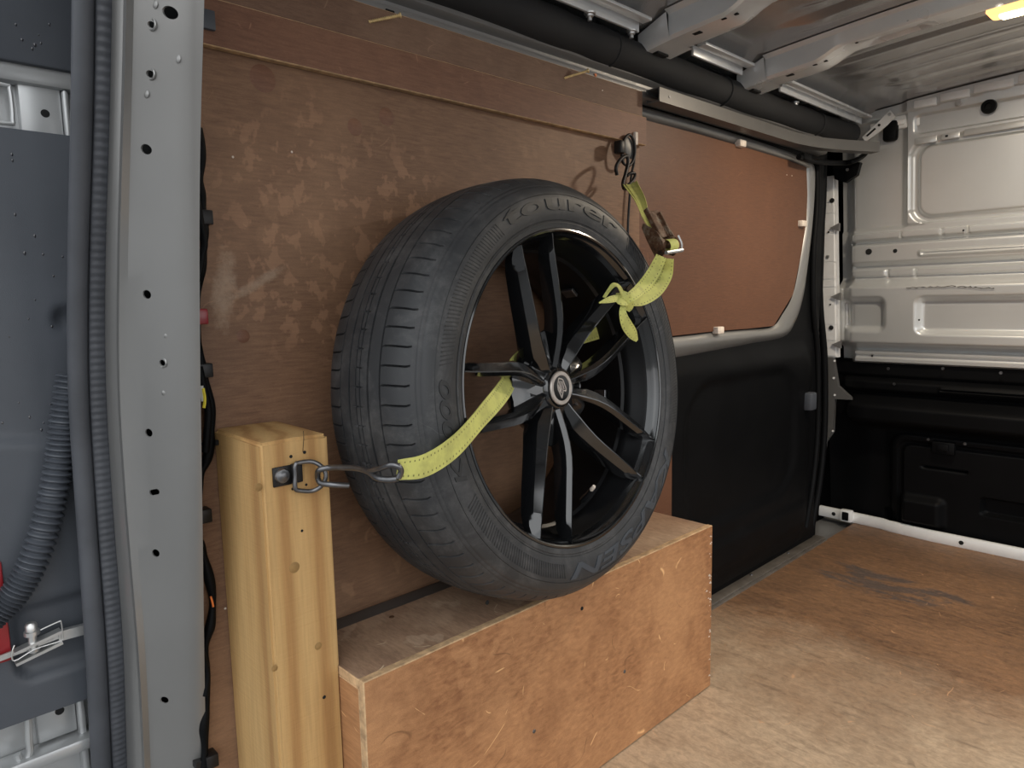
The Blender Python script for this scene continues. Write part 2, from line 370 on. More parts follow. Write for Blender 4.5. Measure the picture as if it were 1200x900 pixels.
for u, v in ((273, 184), (342, 178), (512, 85), (706, 106), (514, 82), (264, 713)):
    c = PX(u, v, .009 if v < 120 else .0); q = MB(); q.lathe([(0, .0008), (.0012, .0008), (.0016, 0)], axisM(c, (1, 0, 0)), 10); q.build('staple_head', M['foam'], wall)
m = MB(); m.box(-.03, -.013, .298, 1.29, -.3, 1.3); m.build('outer_panel', M['cant'], wall)
# outer skin of the van, left side
m = MB(); m.box(-.20, -.19, .30, 2.75, -.35, 1.5); m.build('body_skin', M['silver'], wall)
# wheel arch box that the small brown edge piece beside the tyre belongs to
m = MB(); m.bbox(.0005, .012, 1.285, 1.40, .30, .46, .001, 1); m.build('plywood_end_piece', M['infill'], wall)

# ---- right wall (out of frame), wide opening added to let daylight in
m = MB(); m.box(1.62, 1.64, .22, .38, -.1, 1.5); m.box(1.62, 1.64, 2.35, 2.7, -.1, 1.5); m.box(1.62, 1.64, .38, 2.35, 1.30, 1.5); struct(m.build('wall_right', M['silver']), 'right side lining of the van, out of view, opened to let daylight in', 'wall')

# ---- cant rail between plywood and roof: stepped pressing
prof = [(-.03, 1.245), (-.001, 1.248), (.003, 1.252), (.0045, 1.256), (.0015, 1.2685), (-.006, 1.270), (-.014, 1.273), (-.013, 1.281), (-.003, 1.283), (.003, 1.287), (.002, 1.296), (-.03, 1.310), (-.06, 1.31), (-.06, 1.245)]
m = MB(); m.sweep([(Vector((0, y, 0)), Vector((1, 0, 0)), Vector((0, 0, 1))) for y in (.24, .8, 1.27, 1.7, 2.25)], prof)
cant = struct(m.build('trim_2', M['cant'], ang=50), 'dark grey pressed roof rail above the plywood', 'trim')
for u, v, X in ((457, 14, .005), (545, 44, .005), (743, 106, .005), (655, 50, .006), (711, 71, .006)):
    c = PX(u, v, X); q = MB(); q.bbox(X - .001, X + .0015, c.y - .008, c.y + .008, c.z - .003, c.z + .003, .0008, 1); q.build('slot_hole', M['holed'], cant)
# ---- dark duct tube under the roof edge
path = [(.0, .24, 1.326)] + [(.0, y, 1.324 + .004 * sin(y * 3)) for y in (.6, 1.0, 1.17, 1.5, 1.9, 2.2)] + [(.012, 2.40, 1.326)]
m = MB(); pp = cr(path, 10); m.tube(pp, lambda t: .0335 + .0012 * sin(t * 50), 20)
dt = struct(m.build('trim_3', M['foamtube'], ang=60), 'black padded duct running under the roof edge', 'trim')
for y in (1.18, 1.62, 2.16):
    q = MB(); q.lathe([(.0335, -.004), (.0358, -.0025), (.0358, .0025), (.0335, .004)], axisM((.0, y, 1.324 + .004 * sin(y * 3)), (0, 1, 0)), 24); q.build('joint_ring', M['foamtube'], dt)

# ---- roof
def crown(x): return 1.385 + .040 * (1 - ((x - .8) / .8) ** 2)
beads = [(.62, .05), (.95, .05), (1.45, .05), (1.58, .04), (1.93, .06), (2.04, .05), (2.14, .05), (2.24, .05), (2.33, .045)]
def roofz(x, y):
    z = crown(x)
    for i, (yc, hw) in enumerate(beads):
        x0 = .16 + .03 * (i % 3)
        e = sstep(x0, x0 + .1, x) * (1 - sstep(1.35, 1.45, x)) if i < 4 else sstep(.10 + .02 * (i - 4), .2 + .02 * (i - 4), x)
        t = abs(y - yc) / hw
        z -= .010 * e * (1 - sstep(.6, .95, t))
    z -= .012 * (1 - sstep(.05, .075, x)) 
    return z
ys = [.22 + i * (2.46 - .22) / 200 for i in range(201)]; xs_ = [-.02 + i * .02 for i in range(83)]
m = MB(); m.grid([[(x, y, roofz(x, y)) for x in xs_] for y in ys])
roof = struct(m.build('ceiling', M['roofm'], ang=60), 'grey ribbed sheet metal roof skin of the van', 'ceiling')
m = MB(); m.box(-.2, 1.66, .22, 2.8, 1.46, 1.48); m.build('outer_roof', M['silver'], roof)
m = MB(); m.box(-.2, 1.66, .20, .23, 1.36, 1.48); m.build('rear_header', M['silver'], roof)
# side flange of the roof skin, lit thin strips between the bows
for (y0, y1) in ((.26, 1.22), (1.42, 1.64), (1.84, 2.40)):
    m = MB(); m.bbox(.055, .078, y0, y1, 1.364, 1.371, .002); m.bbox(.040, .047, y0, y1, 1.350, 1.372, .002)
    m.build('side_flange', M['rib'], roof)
def bolt(parent, c, ax, s=1.0, name='bolt'):
    q = MB(); q.lathe([(0, .012 * s), (.0035 * s, .012 * s), (.0035 * s, .007 * s), (.006 * s, .006 * s), (.0065 * s, .003 * s), (.009 * s, .002 * s), (.0095 * s, 0)], axisM(c, ax), 14); return q.build(name, M['zinc'], parent)
for (u, v) in ((691, 15), (740, 36), (932, 120)):
    c = PZ(u, v, 1.352); bolt(roof, c, (0, 0, -1), 1.2)
def bow(y0, wid, hgt, name):
    m = MB(); rows = []
    for i in range(76):
        x = .085 + i * .02
        zr = crown(x) - .003
        h = hgt * (1 - .38 * sstep(.20, .27, x)); 
        bev = .006; zb = zr - h
        w2 = wid + .006 * sin(x * 9)
        dimple = .010 * rrect(x, 0, .30, .42, -1, 1, .02, .04)
        rows.append([(x, y0 - .012, zr + .001), (x, y0 - .002, zr - .002), (x, y0 + .002, zr - .006), (x, y0 + .004, zb + bev), (x, y0 + .010, zb), (x, y0 + wid * .35, zb - .0), (x, y0 + wid * .5, zb + dimple), (x, y0 + wid * .8, zb + dimple), (x, y0 + w2 - .008, zb + .002), (x, y0 + w2, zb + bev + .002), (x, y0 + w2 + .008, zr - .004), (x, y0 + w2 + .018, zr)])
    m.grid(rows); r = m.build(name, M['rib'], roof, ang=40)
    # end bracket
    q = MB(); rr = []
    for i in range(9):
        t = i / 8; x = .088 - t * .075; zt = crown(.08) - .006 - .022 * t; zb = crown(.08) - hgt - .004 - .010 * t
        rr.append([(x, y0 - .010 * (1 - t), zt), (x, y0, zb + .008), (x, y0 + .006, zb), (x, y0 + wid + .004, zb + .001), (x, y0 + wid + .010, zt)])
    q.grid(rr); b = q.build('end_bracket', M['rib'], r, ang=40)
    zz = crown(.08) - hgt - .0125
    q = MB(); q.bbox(.016, .046, y0 + .025, y0 + wid * .75, zz - .002, zz + .003, .001, 1); q.build('bracket_opening', M['holed'], r)
    for (xx, yy, sx_, sy_) in ((.135, .35, .009, .006), (.20, .2, .005, .003), (.22, .32, .004, .004), (.29, .25, .003, .003)):
        zb = crown(xx) - .003 - hgt * (1 - .38 * sstep(.20, .27, xx))
        q = MB(); q.bbox(xx - sx_, xx + sx_, y0 + wid * yy - sy_, y0 + wid * yy + sy_, zb - .0012, zb + .001, .0005, 1); q.build('punched_hole', M['holed'], r)
    return r
bow(1.262, .085, .052, 'roof_bow'); bow(1.672, .085, .052, 'roof_bow')

# ---- bulkhead (wall_front): pressed metal upper, black plastic lower
def bulk_d(x, z):
    d = 0.0
    d += -.010 * (1 - sstep(.150, .168, x)) * sstep(1.02, 1.035, z)                 # left plate sits back
    d += .006 * sstep(.166, .170, x) * (1 - sstep(1.2, 1.21, x)) * sstep(1.03, 1.034, z)
    ring = rrect(x, z, .178, 1.30, 1.034, 1.280, .05, .010) - rrect(x, z, .200, 1.28, 1.052, 1.262, .040, .010)
    d -= .016 * ring
    # top edge: recess with raised flange
    d += .012 * sstep(crown(x) - .034, crown(x) - .030, z)
    d -= .010 * rrect(x, z, .19, 1.3, 1.300, 1.352, .012, .006)
    # narrow lips
    d += .010 * rrect(x, z, -.01, 1.5, .992, 1.014, .004, .004) * (1 - .9 * (rrect(x, z, .262, .270, .9, 1.1, .001, .004) + rrect(x, z, .330, .338, .9, 1.1, .001, .004) + rrect(x, z, .150, .154, .9, 1.1, .001, .004)))
    d -= .012 * rrect(x, z, -.01, 1.5, .978, .990, .003, .005)
    d += .012 * rrect(x, z, -.005, 1.5, .918, .978, .006, .008)
    d += .006 * (rrect(x, z, .205, 1.4, .932, .950, .008, .005) - rrect(x, z, .213, 1.4, .938, .944, .003, .004))
    d -= .012 * rrect(x, z, 0, 1.5, .898, .912, .003, .006)
    d += .010 * rrect(x, z, -.01, 1.5, .874, .896, .004, .005) * (1 - .9 * (rrect(x, z, .108, .117, .8, 1, .001, .004) + rrect(x, z, .190, .198, .8, 1, .001, .004)))
    d += .042 * sstep(.872, .835, z) * sstep(.630, .660, z)                          # big rounded step
    d -= .026 * (rrect(x, z, -.02, .108, .700, .800, .016, .022) + rrect(x, z, .212, 1.4, .694, .800, .018, .022))
    d += .018 * rrect(x, z, .01, 1.6, .588, .628, .006, .006) - .008 * rrect(x, z, .01, 1.6, .604, .616, .003, .005)
    d -= .05 * (1 - sstep(-.035, .012, x))                                            # wraps away at its left edge
    return d
xs2 = [-.05 + i * .0045 for i in range(140)] + [.58 + i * .03 for i in range(1, 36)]
zs2 = [.585 + i * (1.420 - .585) / 250 for i in range(251)]
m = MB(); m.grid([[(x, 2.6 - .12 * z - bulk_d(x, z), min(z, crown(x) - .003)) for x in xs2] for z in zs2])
bk = struct(m.build('wall_front', M['bulk_lit'], ang=50), 'silver pressed metal bulkhead at the front of the cargo bay', 'wall')
m = MB(); m.box(-.2, 1.66, 2.72, 2.75, -.1, 1.5); m.build('bulkhead_back', M['black'], bk)
def disc(parent, name, c, r, material, ax=(0, -1, 0), h=.002, n=20, inner=None):
    q = MB(); pr = [(0, h), (r * .85, h), (r, 0)] if not inner else [(inner, 0), (inner, h), (r * .9, h), (r, 0)]
    q.lathe(pr, axisM(c, ax), n); return q.build(name, material, parent)
for u, v, r in ((1018, 295, .010), (1049, 294, .0065), (1129, 270, .003), (1077, 375, .003), (1022, 417, .0035)):
    disc(bk, 'dark_hole', PB(u, v, bulk_d(PB(u, v).x, PB(u, v).z) + .001), r, M['holed'], h=.0015)
disc(bk, 'rubber_grommet', PB(1159, 125, .012), .020, M['black'], h=.010, inner=.009, n=32)
disc(bk, 'dark_hole', PB(1159, 125, .013), .010, M['holed'], h=.001)
disc(bk, 'bolt', PB(1123, 121, .014), .009, M['zinc'], h=.004)
# embossed plates along the top and on the lip
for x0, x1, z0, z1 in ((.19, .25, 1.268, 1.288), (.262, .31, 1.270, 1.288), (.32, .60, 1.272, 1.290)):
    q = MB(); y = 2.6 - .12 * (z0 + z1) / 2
    q.bbox(x0, x1, y - .010, y - .002, z0, z1, .002); q.build('pressed_lip', M['bulk_lit'], bk)
q = MB(); q.bbox(.272, .280, 2.436, 2.438, 1.276, 1.283, .0008, 1); q.build('square_mark', M['holed'], bk)
for x0, x1 in ((.19, .25), (.26, .335), (.345, .44), (.45, .6)):
    q = MB(); q.bbox(x0, x1, 2.412, 2.437, crown(x0) - .030, crown(x0) - .008, .003); q.build('roof_flange_tab', M['bright'], bk)
# scrape marks with their own outline
for (u0, v0, u1, v1) in ((1062, 337, 1120, 335), (1122, 336, 1165, 338)):
    a, b = PB(u0, v0, .047), PB(u1, v1, .047); pts = [a.lerp(b, i / 14) + Vector((0, 0, random.uniform(-.0025, .0025))) for i in range(15)]
    q = MB(); q.tube(pts, lambda t: .0010 + .0006 * sin(t * 40), 5); q.build('scrape_mark', M['holed'], bk)
# left flange of the bulkhead
fp = [(968, 215), (992, 205), (994, 300), (993, 418), (970, 418), (966, 300)]
m = MB(); yb = lambda z: 2.6 - .12 * z
zz = [.60, .66, .72, .80, .86, .90, .955, 1.02, 1.09, 1.13, 1.2]
for i in range(len(zz) - 1):
    pass
fr = MB(); fr.prism([(-.105, yb(.6) - .02, .600), (-.043, yb(.6) - .02, .600), (-.043, yb(1.21) - .02, 1.21), (-.10, yb(1.21) - .02, 1.21)], (0, .02, 0))
fl2 = struct(fr.build('trim_4', M['bright']), 'pale metal flange strip beside the left edge of the bulkhead', 'trim')
for z0, z1 in ((.605, .655), (.66, .712), (.716, .84), (.845, .868), (.872, .925), (.93, 1.02), (1.024, 1.085), (1.09, 1.122), (1.126, 1.2)):
    q = MB(); q.prism([(-.101, yb(z0) - .024, z0), (-.050, yb(z0) - .024, z0), (-.050, yb(z1) - .024, z1), (-.101, yb(z1) - .024, z1)], (0, .006, 0)); q.build('flange_plate', M['bright'], fl2)
for u, v, r, k in ((975, 235, .008, 'holed'), (970, 301, .006, 'zinc'), (974, 384, .008, 'holed'), (971, 272, .003, 'holed'), (973, 357, .003, 'holed')):
    disc(fl2, 'dark_hole' if k == 'holed' else 'rivet', PB(u, v, .026), r, M[k], h=.002)
for z in (.645, .81, 1.04):       # pointed clips
    q = MB(); q.prism([(-.060, yb(z) - .034, z), (-.030, yb(z) - .034, z + .014), (-.030, yb(z) - .034, z - .012)], (0, .014, 0)); q.build('pointed_tab', M['cant'], fl2)
# black plastic lower bulkhead
def low_d(x, z):
    d = .0
    d += .012 * sstep(.535, .545, z) * (1 - sstep(.583, .59, z))
    d += .030 * rrect(x, z, -.04, 1.6, .488, .530, .012, .02)
    d += .008 * (rrect(x, z, .27, 1.4, .500, .516, .006, .004) - rrect(x, z, .275, 1.4, .504, .511, .003, .004))
    d += .075 * rrect(x, z, -.02, 1.7, .375, .462, .035, .05)
    d += .020 * (1 - sstep(.345, .375, z)) * sstep(.10, .15, x)
    d += .012 * (rrect(x, z, .125, .95, -.1, .352, .05, .008) - rrect(x, z, .150, .92, .0, .330, .035, .008))
    d += .010 * rrect(x, z, .165, .90, .02, .318, .03, .008)
    d -= .020 * rrect(x, z, .225, .355, .243, .252, .003, .004)
    d += .030 * rrect(x, z, .165, .285, .045, .135, .012, .03) * sstep(.03, .05, z)
    d -= .025 * rrect(x, z, .395, .52, .115, .170, .01, .01)
    d -= .03 * (1 - sstep(-.08, .06, x))
    d -= .012 * rrect(x, z, .10, .145, -.01, .075, .02, .006)
    return d
xs3 = [-.10 + i * .0055 for i in range(124)] + [.58 + i * .03 for i in range(1, 36)]
zs3 = [0.0 + i * .595 / 150 for i in range(151)]
m = MB(); m.grid([[(x, 2.6 - .12 * z + .008 - low_d(x, z), z) for x in xs3] for z in zs3])
lo = m.build('lower_trim', M['black'], bk, ang=50)
c = PB(1108, 525, .02); q = MB(); q.bbox(c.x - .035, c.x + .03, c.y - .02, c.y + .01, c.z - .018, c.z + .022, .004); q.bbox(c.x - .018, c.x + .014, c.y - .028, c.y, c.z - .006, c.z + .016, .002); q.build('flap_latch', M['black'], lo)
for u, v in ((1041, 432), (1105, 432), (1173, 437), (1088, 515), (1131, 520), (1048, 450)):
    disc(lo, 'trim_screw', PB(u, v, .022 if v < 460 else .035), .005, M['steel'], h=.003)
# grey pillar foot to the left of the black trim
m = MB(); pts = [(-.105, .60), (-.055, .60), (-.040, .50), (.01, .455), (-.052, .452), (-.060, .33), (-.085, .29), (-.125, .06), (-.165, .06), (-.11, .30)]
m.prism([(x, yb(z) - .035, z) for x, z in pts], (0, .02, 0)); pf = struct(m.build('trim_5', M['silver']), 'grey body pillar foot below the pale flange', 'trim')
for u, v in ((978, 423), (977, 443), (978, 463), (976, 505)): disc(pf, 'rivet', PB(u, v, .037), .004, M['bright'], h=.002)
# white kick rail on the floor
pth = [(-.12, 2.585, 0), (.10, 2.572, 0), (.125, 2.562, 0), (.26, 2.548, 0), (.50, 2.545, 0), (.8, 2.56, 0), (1.6, 2.6, 0)]
m = MB(); fr_ = [(Vector(p), Vector((0, -1, 0)), Vector((0, 0, 1))) for p in pth]
m.sweep(fr_, [(0, 0), (.006, 0), (.008, .003), (.007, .030), (.003, .036), (-.008, .036), (-.008, 0)])
kr = struct(m.build('baseboard_front', M['bright'], ang=50), 'pale painted kick rail where floor meets bulkhead', 'baseboard')
q = MB(); q.bbox(-.035, .005, 2.55, 2.575, .004, .046, .004); q.build('rail_clip', M['bright'], kr)
q = MB(); q.bbox(-.026, -.004, 2.545, 2.556, .010, .040, .003); q.build('clip_core', M['black'], kr)
for x in (-.065, .35): disc(kr, 'dark_hole', (x, (2.573 if x < 0 else 2.538), .018), .007, M['holed'], h=.001)

# ---- sliding door, left side
dr = empty('door_1'); struct(dr, 'sliding side door with plywood infill, silver frame and black lower trim', 'door')
inner = [(1.25, 1.2125), (1.337, 1.212), (1.55, 1.214), (1.8, 1.212), (2.02, 1.208), (2.145, 1.200), (2.163, 1.190), (2.17, 1.12), (2.168, 1.036), (2.14, .93), (2.095, .822), (2.03, .765), (1.961, .729), (1.80, .728), (1.63, .729), (1.49, .727), (1.25, .727)]
outer = [(1.25, 1.246), (1.335, 1.246), (1.55, 1.247), (1.8, 1.244), (2.05, 1.238), (2.19, 1.226), (2.235, 1.205), (2.236, 1.13), (2.222, 1.036), (2.205, .92), (2.185, .815), (2.14, .735), (2.06, .690), (1.85, .680), (1.65, .672), (1.49, .666), (1.25, .662)]
def dense(l): return [(p.x, p.y) for p in cr([(a, b, 0) for a, b in l], 6)]
I, O = dense(inner), dense(outer)
def door_x(t): return -.022 + .016 * sin(pi * min(1, t * 1.05)) ** .7 - .012 * t
m = MB(); rows = []
for k in range(11):
    t = k / 10; rows.append([(door_x(t), a[0] * (1 - t) + b[0] * t, a[1] * (1 - t) + b[1] * t) for a, b in zip(I, O)])
m.grid(rows); m.build('door_frame', M['silver'], dr, ang=60)
m = MB(); pc = [(y, z) for y, z in dense(inner)]
cut_i = [(y + (-.000), z) for y, z in pc]
sharp = [(1.30, 1.210), (1.55, 1.211), (1.8, 1.209), (2.02, 1.206), (2.15, 1.200), (2.162, 1.12), (2.160, 1.036), (2.125, .93), (2.082, .822), (1.962, .732), (1.8, .731), (1.63, .732), (1.30, .728)]
m.prism([(-.016, y, z) for y, z in sharp], (-.006, 0, 0)); m.build('plywood_infill', M['infill'], dr)
m = MB(); m.box(-.05, -.026, 1.29, 2.30, .0, 1.26); m.build('door_core', M['black'], dr)
def trim_d(y, z):
    d = .0; d += .012 * rrect(y, z, 1.35, 2.23, .03, .655, .08, .06); d -= .010 * rrect(y, z, 1.5, 2.12, .22, .60, .12, .03)
    d += .006 * rrect(y, z, 1.30, 2.2, .08, .16, .03, .02); return d
m = MB(); m.grid([[(-.024 + trim_d(1.25 + i * .0125, z), 1.25 + i * .0125, z) for i in range(85)] for z in [j * .01 for j in range(3, 71)]])
m.build('lower_trim', M['black'], dr, ang=60)
c = PX(947, 470, -.01); q = MB(); q.bbox(-.022, .010, c.y - .022, c.y + .022, c.z - .028, c.z + .028, .006); q.build('door_buffer', M['trim'], dr)
for u, v, nm in ((869, 168, 'top'), (843, 387, 'low'), (941, 262, 'side')):
    c = PX(u, v, -.008); q = MB(); q.bbox(c.x - .012, c.x + .006, c.y - .016, c.y + .016, c.z - .009, c.z + .009, .003, 2)
    tag(q.build('foam_packer', M['foam']), {'top': 'pale foam packer wedged at the top edge of the door plywood', 'low': 'pale foam packer at the bottom edge of the door plywood', 'side': 'pale pinkish packer on the silver frame right of the door plywood'}[nm], 'packer', 'foam packers around the door plywood')
for u, v in ((981, 203), (987, 205)): pass
for u, v in ((922, 205), (928, 206)): disc(dr, 'paint_chip', PX(u, v, -.0155), .002, M['foam'], (1, 0, 0), .0006, 8)
# black seal of the B pillar
m = MB(); pts = [PX(*p, -.02) for p in ((957, 192), (957, 240), (953, 300), (953, 360), (958, 420), (958, 500), (953, 560), (944, 618))]
m.tube(cr(pts, 6), .010, 12); pts = [PX(*p, -.035) for p in ((965, 192), (964, 240), (960, 300), (961, 360), (966, 420), (966, 500), (961, 560), (951, 618))]
m.tube(cr(pts, 6), .011, 12)
struct(m.build('trim_6', M['black'], ang=60), 'black rubber seal down the front edge of the sliding door', 'trim')
m = MB(); m.box(-.16, -.05, 2.30, 2.38, -.05, 1.42); struct(m.build('wall_left.001', M['black']), 'dark body pillar between sliding door and bulkhead', 'wall')
# door runner rail: C channel
rp_ = [(.040, 1.298), (.040, 1.5), (.040, 1.75), (.040, 1.90), (.044, 1.98), (.058, 2.06), (.085, 2.14), (.116, 2.21), (.150, 2.275)]
m = MB(); fr_ = []
pp = cr([(x - .02, y, 1.234) for x, y in rp_], 6)
for i, p in enumerate(pp):
    t = (pp[min(i + 1, len(pp) - 1)] - pp[max(i - 1, 0)]).normalized(); fr_.append((p, Vector((t.y, -t.x, 0)), Vector((0, 0, 1))))
C_ = [(-.010, -.001), (.022, -.001), (.022, .028), (-.010, .028), (-.012, .028), (-.012, .019), (-.010, .019), (-.010, .0255), (.0195, .0255), (.0195, .0015), (-.010, .0015), (-.010, .008), (-.012, .008), (-.012, -.001)]
m.sweep(fr_, C_)
rl = m.build('door_rail', M['rail']); tag(rl, 'grey steel channel rail above the sliding door, its open end at left', 'rail')
q = MB(); q.lathe([(0, .001), (.003, .001), (.003, 0)], axisM((.042, 1.335, 1.248), (1, 0, 0)), 12); q.build('rivet', M['steel'], rl)
m = MB(); pts = [PX(u, v, .02) for u, v in ((936, 184), (955, 189), (985, 191))] + [PX(1000, 189, .05), PX(1012, 182, .06), PX(1019, 172, .08)]
m.tube(cr(pts, 6), .008, 10); ar = m.build('hinge_arm', M['black']); tag(ar, 'black curved roller arm under the end of the door rail', 'arm')
c = PX(944, 185, .02); q = MB(); q.bbox(c.x - .010, c.x + .012, c.y - .03, c.y + .02, c.z - .010, c.z + .012, .006); q.build('roller_housing', M['black'], ar)
c = PB(1000, 198, .04); q = MB(); q.prism([PB(975, 190, .05), PB(1008, 190, .05), PB(1004, 205, .05), PB(990, 214, .05), PB(978, 210, .05)], (0, .02, 0)); q.build('lower_plate', M['black'], ar)
disc(ar, 'bolt', PB(993, 199, .052), .005, M['zinc'], h=.004)
c0, c1 = PB(1012, 163, .03), PB(1046, 133, .03)
m = MB(); ax = (c1 - c0).normalized(); sd_ = Vector((ax.z, 0, -ax.x)); 
m.prism([c0 - sd_ * .008, c0 + sd_ * .010, c0.lerp(c1, .45) + sd_ * .016, c0.lerp(c1, .7) + sd_ * .016, c1 + sd_ * .012, c1 - sd_ * .014, c0.lerp(c1, .5) - sd_ * .010], (0, .006, 0))
br = m.build('corner_bracket', M['bright']); tag(br, 'pale slotted diagonal bracket in the roof corner above the rail end', 'bracket')
q = MB(); a, b = c0.lerp(c1, .12) + Vector((0, -.001, 0)), c0.lerp(c1, .42) + Vector((0, -.001, 0)); q.tube([a, b], .003, 8); q.build('slot', M['holed'], br)
for t, s in ((.55, .0), (.93, -.004)): disc(br, 'bolt', c0.lerp(c1, t) + sd_ * s + Vector((0, -.001, 0)), .005 if t > .9 else .004, M['zinc' if t > .9 else 'holed'], h=.003)
m = MB(); m.bbox(.06, .16, 2.43, 2.50, 1.335, 1.352, .004); m.bbox(.10, .20, 2.44, 2.47, 1.325, 1.365, .005); struct(m.build('trim_7', M['bright']), 'pale pressed corner plate where roof meets bulkhead', 'trim')
m = MB(); m.bbox(.100, .142, 2.42, 2.45, 1.290, 1.352, .010); struct(m.build('trim_8', M['black']), 'black padding behind the diagonal bracket', 'trim')

# ---- rear pillar (D pillar) with punched holes
PIL = [(1.35, .175, .20, .225, .219, .201), (1.176, .131, .157, .189, .219, .201), (1.133, .115, .142, .178, .219, .200), (1.077, .092, .120, .161, .219, .200), (1.017, .069, .097, .143, .219, .199), (.885, .006, .042, .114, .218, .198),
       (.731, -.044, -.007, .087, .216, .195), (.564, -.063, -.020, .061, .216, .195), (.387, -.070, -.021, .032, .215, .192), (.182, -.114, -.048, .000, .217, .193), (.0, -.15, -.083, -.030, .217, .193)]
def pil(z):
    L = PIL
    for i in range(len(L) - 1):
        if L[i + 1][0] <= z <= L[i][0]:
            t = (L[i][0] - z) / (L[i][0] - L[i + 1][0]); return [L[i][k] * (1 - t) + L[i + 1][k] * t for k in range(1, 6)]
    return list(L[0 if z > 1 else -1][1:])
def smooth_pil(z): return [sum(pil(z + d)[k] for d in (-.06, -.03, 0, .03, .06)) / 5 for k in range(5)]
m = MB(); rows = []
for i in range(91):
    z = -.02 + i * .015; f, gr, R, _, _ = smooth_pil(z)
    w = R - gr
    sec = [(f - .01, .236), (f, .2345), (f + .25 * (gr - f), .232), (gr - .010, .234), (gr - .004, .238), (gr, .2395), (gr + .004, .236), (gr + .012, .2365), (gr + .2 * w, .2445), (gr + .45 * w, .257), (gr + .7 * w, .271), (gr + .86 * w, .281), (gr + .93 * w, .287), (gr + .98 * w, .296), (R - .001, .302), (R - .06, .308)]
    rows.append([(x, y, z) for x, y in sec])
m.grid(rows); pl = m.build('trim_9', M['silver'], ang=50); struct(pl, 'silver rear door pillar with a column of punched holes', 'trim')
md = pl.modifiers.new('s', 'SOLIDIFY'); md.thickness = .0015; md.offset = -1
def on_pil(u, v):
    d = ray(u, v)
    best = None
    for k in range(400):
        y = .232 + k * .0002; p = PY(u, v, y); f, gr, R, _, _ = smooth_pil(p.z); w = R - gr
        t = (p.x - gr) / w
        ysurf = .2365 + (.281 - .2365) * max(0, min(1.1, (t - .08) / .78))
        if y >= ysurf: return p
    return PY(u, v, .26)
nrm = Vector((.36, -.93, 0)).normalized()
holes = [(200, 15, .0058), (178, 29, .0030), (177, 87, .0034), (172, 175, .0052), (173, 345, .0050), (191, 425, .0036), (175, 507, .0050), (183, 648, .0050), (193, 820, .0048)]
cuts = [(on_pil(u, v), nrm, r, .02) for u, v, r in holes]
s0 = on_pil(179, 577); s1 = on_pil(184.5, 576); cuts += [(s0.lerp(s1, k), nrm, .0036, .02) for k in (0, .25, .5, .75)] + [(s1, nrm, .00355, .02)]
dg = bpy.context.evaluated_depsgraph_get(); me = bpy.data.meshes.new_from_object(pl.evaluated_get(dg)); pl.modifiers.clear(); pl.data = me
for cc in cuts: cut(pl, [cc])
for u, v, r in ((178, 29, .0062), (177, 87, .0062), (191, 425, .0066)):
    c = on_pil(u, v) ; q = MB(); q.lathe([(r, .0002), (r * .85, .0012), (r * .62, .0004)], axisM(c, nrm), 20); q.build('hole_rim', M['silver'], pl)
for u, v in ((181, 5), (208, 69), (171, 110), (193, 393), (191, 460)):
    c = on_pil(u, v); q = MB(); q.lathe([(0, .0012), (.003, .0010), (.0045, 0)], axisM(c, nrm), 16); q.build('dimple', M['silver'], pl)
m = MB(); m.grid([[(smooth_pil(z)[0] - .02, .262, z) for z in (0, .4, .8, 1.2, 1.35)], [(smooth_pil(z)[2] - .04, .300, z) for z in (0, .4, .8, 1.2, 1.35)]]); m.build('pillar_light_block', M['holed'], pl)  # unseen dark sheet added behind the holes to stop light leaking through
# rubber door seal in front of the pillar: smooth bulb and ribbed band
m = MB(); rows = []
for i in range(int(1.37 / .0022)):
    z = -.02 + i * .0022; f, gr, R, a, b = smooth_pil(z); rb = .0011 * (1 if (i // 2) % 2 else 0)
    rows.append([(f - .012, .236, z), (f + .002 + rb * .3, .236, z), (f + .003 + rb, .232, z), (f + .004 + rb, a + .009, z), (f + .003 + rb, a + .001, z), (f - .001, a - .0005, z), (f - .012, a, z)])
m.grid(rows, closeu=True); sl = m.build('trim_10', M['seal'], ang=70); struct(sl, 'dark grey ribbed rubber seal on the rear door opening', 'trim')
m = MB(); rows = []
for i in range(92):
    z = -.02 + i * .015; f, gr, R, a, b = smooth_pil(z); cx, cy, rx, ry = f - .002, (a + b) / 2 - .001, .010, (a - b) / 2 + .0005
    rows.append([(cx + rx * cos(t), cy + ry * sin(t), z) for t in [2 * pi * k / 14 for k in range(14)]])
m.grid(rows, closeu=True); m.build('seal_bulb', M['seal'], sl, ang=70)

# ---- open rear door: inner side, at left of the picture
DX = -.13
d2 = empty('door_2'); struct(d2, 'opened rear door at the left edge, silver shell with dark grey inner trim', 'door')
def dpt(u, v, X=DX): return PX(u, v, X)
zt = dpt(50, 78).z; zr0 = dpt(50, 155).z; zb = dpt(50, 835).z
z_hi0 = dpt(0, 62).z; z_lo0 = dpt(0, 153).z
Y0, Y1 = -.25, .262
m = MB(); m.box(DX - .035, DX - .030, Y0, Y1, -.15, 1.40); m.build('door_shell', M['silver_door'], d2)
m = MB(); m.bbox(DX - .026, DX, Y0, Y1, zt, 1.40, .004); m.build('upper_trim', M['trim'], d2)
def dtd(y, z):
    d = 0
    d -= .012 * rrect(y, z, .125, .30, .352, .445, .02, .012)      # recess for the check arm
    d += .006 * (1 - sstep(.655, .668, z + .15 * (y - .15)))         # slanted lower step
    d -= .010 * rrect(y, z, .205, .30, .800, .824, .012, .014)
    return d
m = MB(); zs_ = [zb + (zr0 - zb) * j / 110 for j in range(111)]; ys_ = [Y0 + (Y1 - Y0) * i / 100 for i in range(101)]
m.grid([[(DX + dtd(y, z), y, z) for y in ys_] for z in zs_])
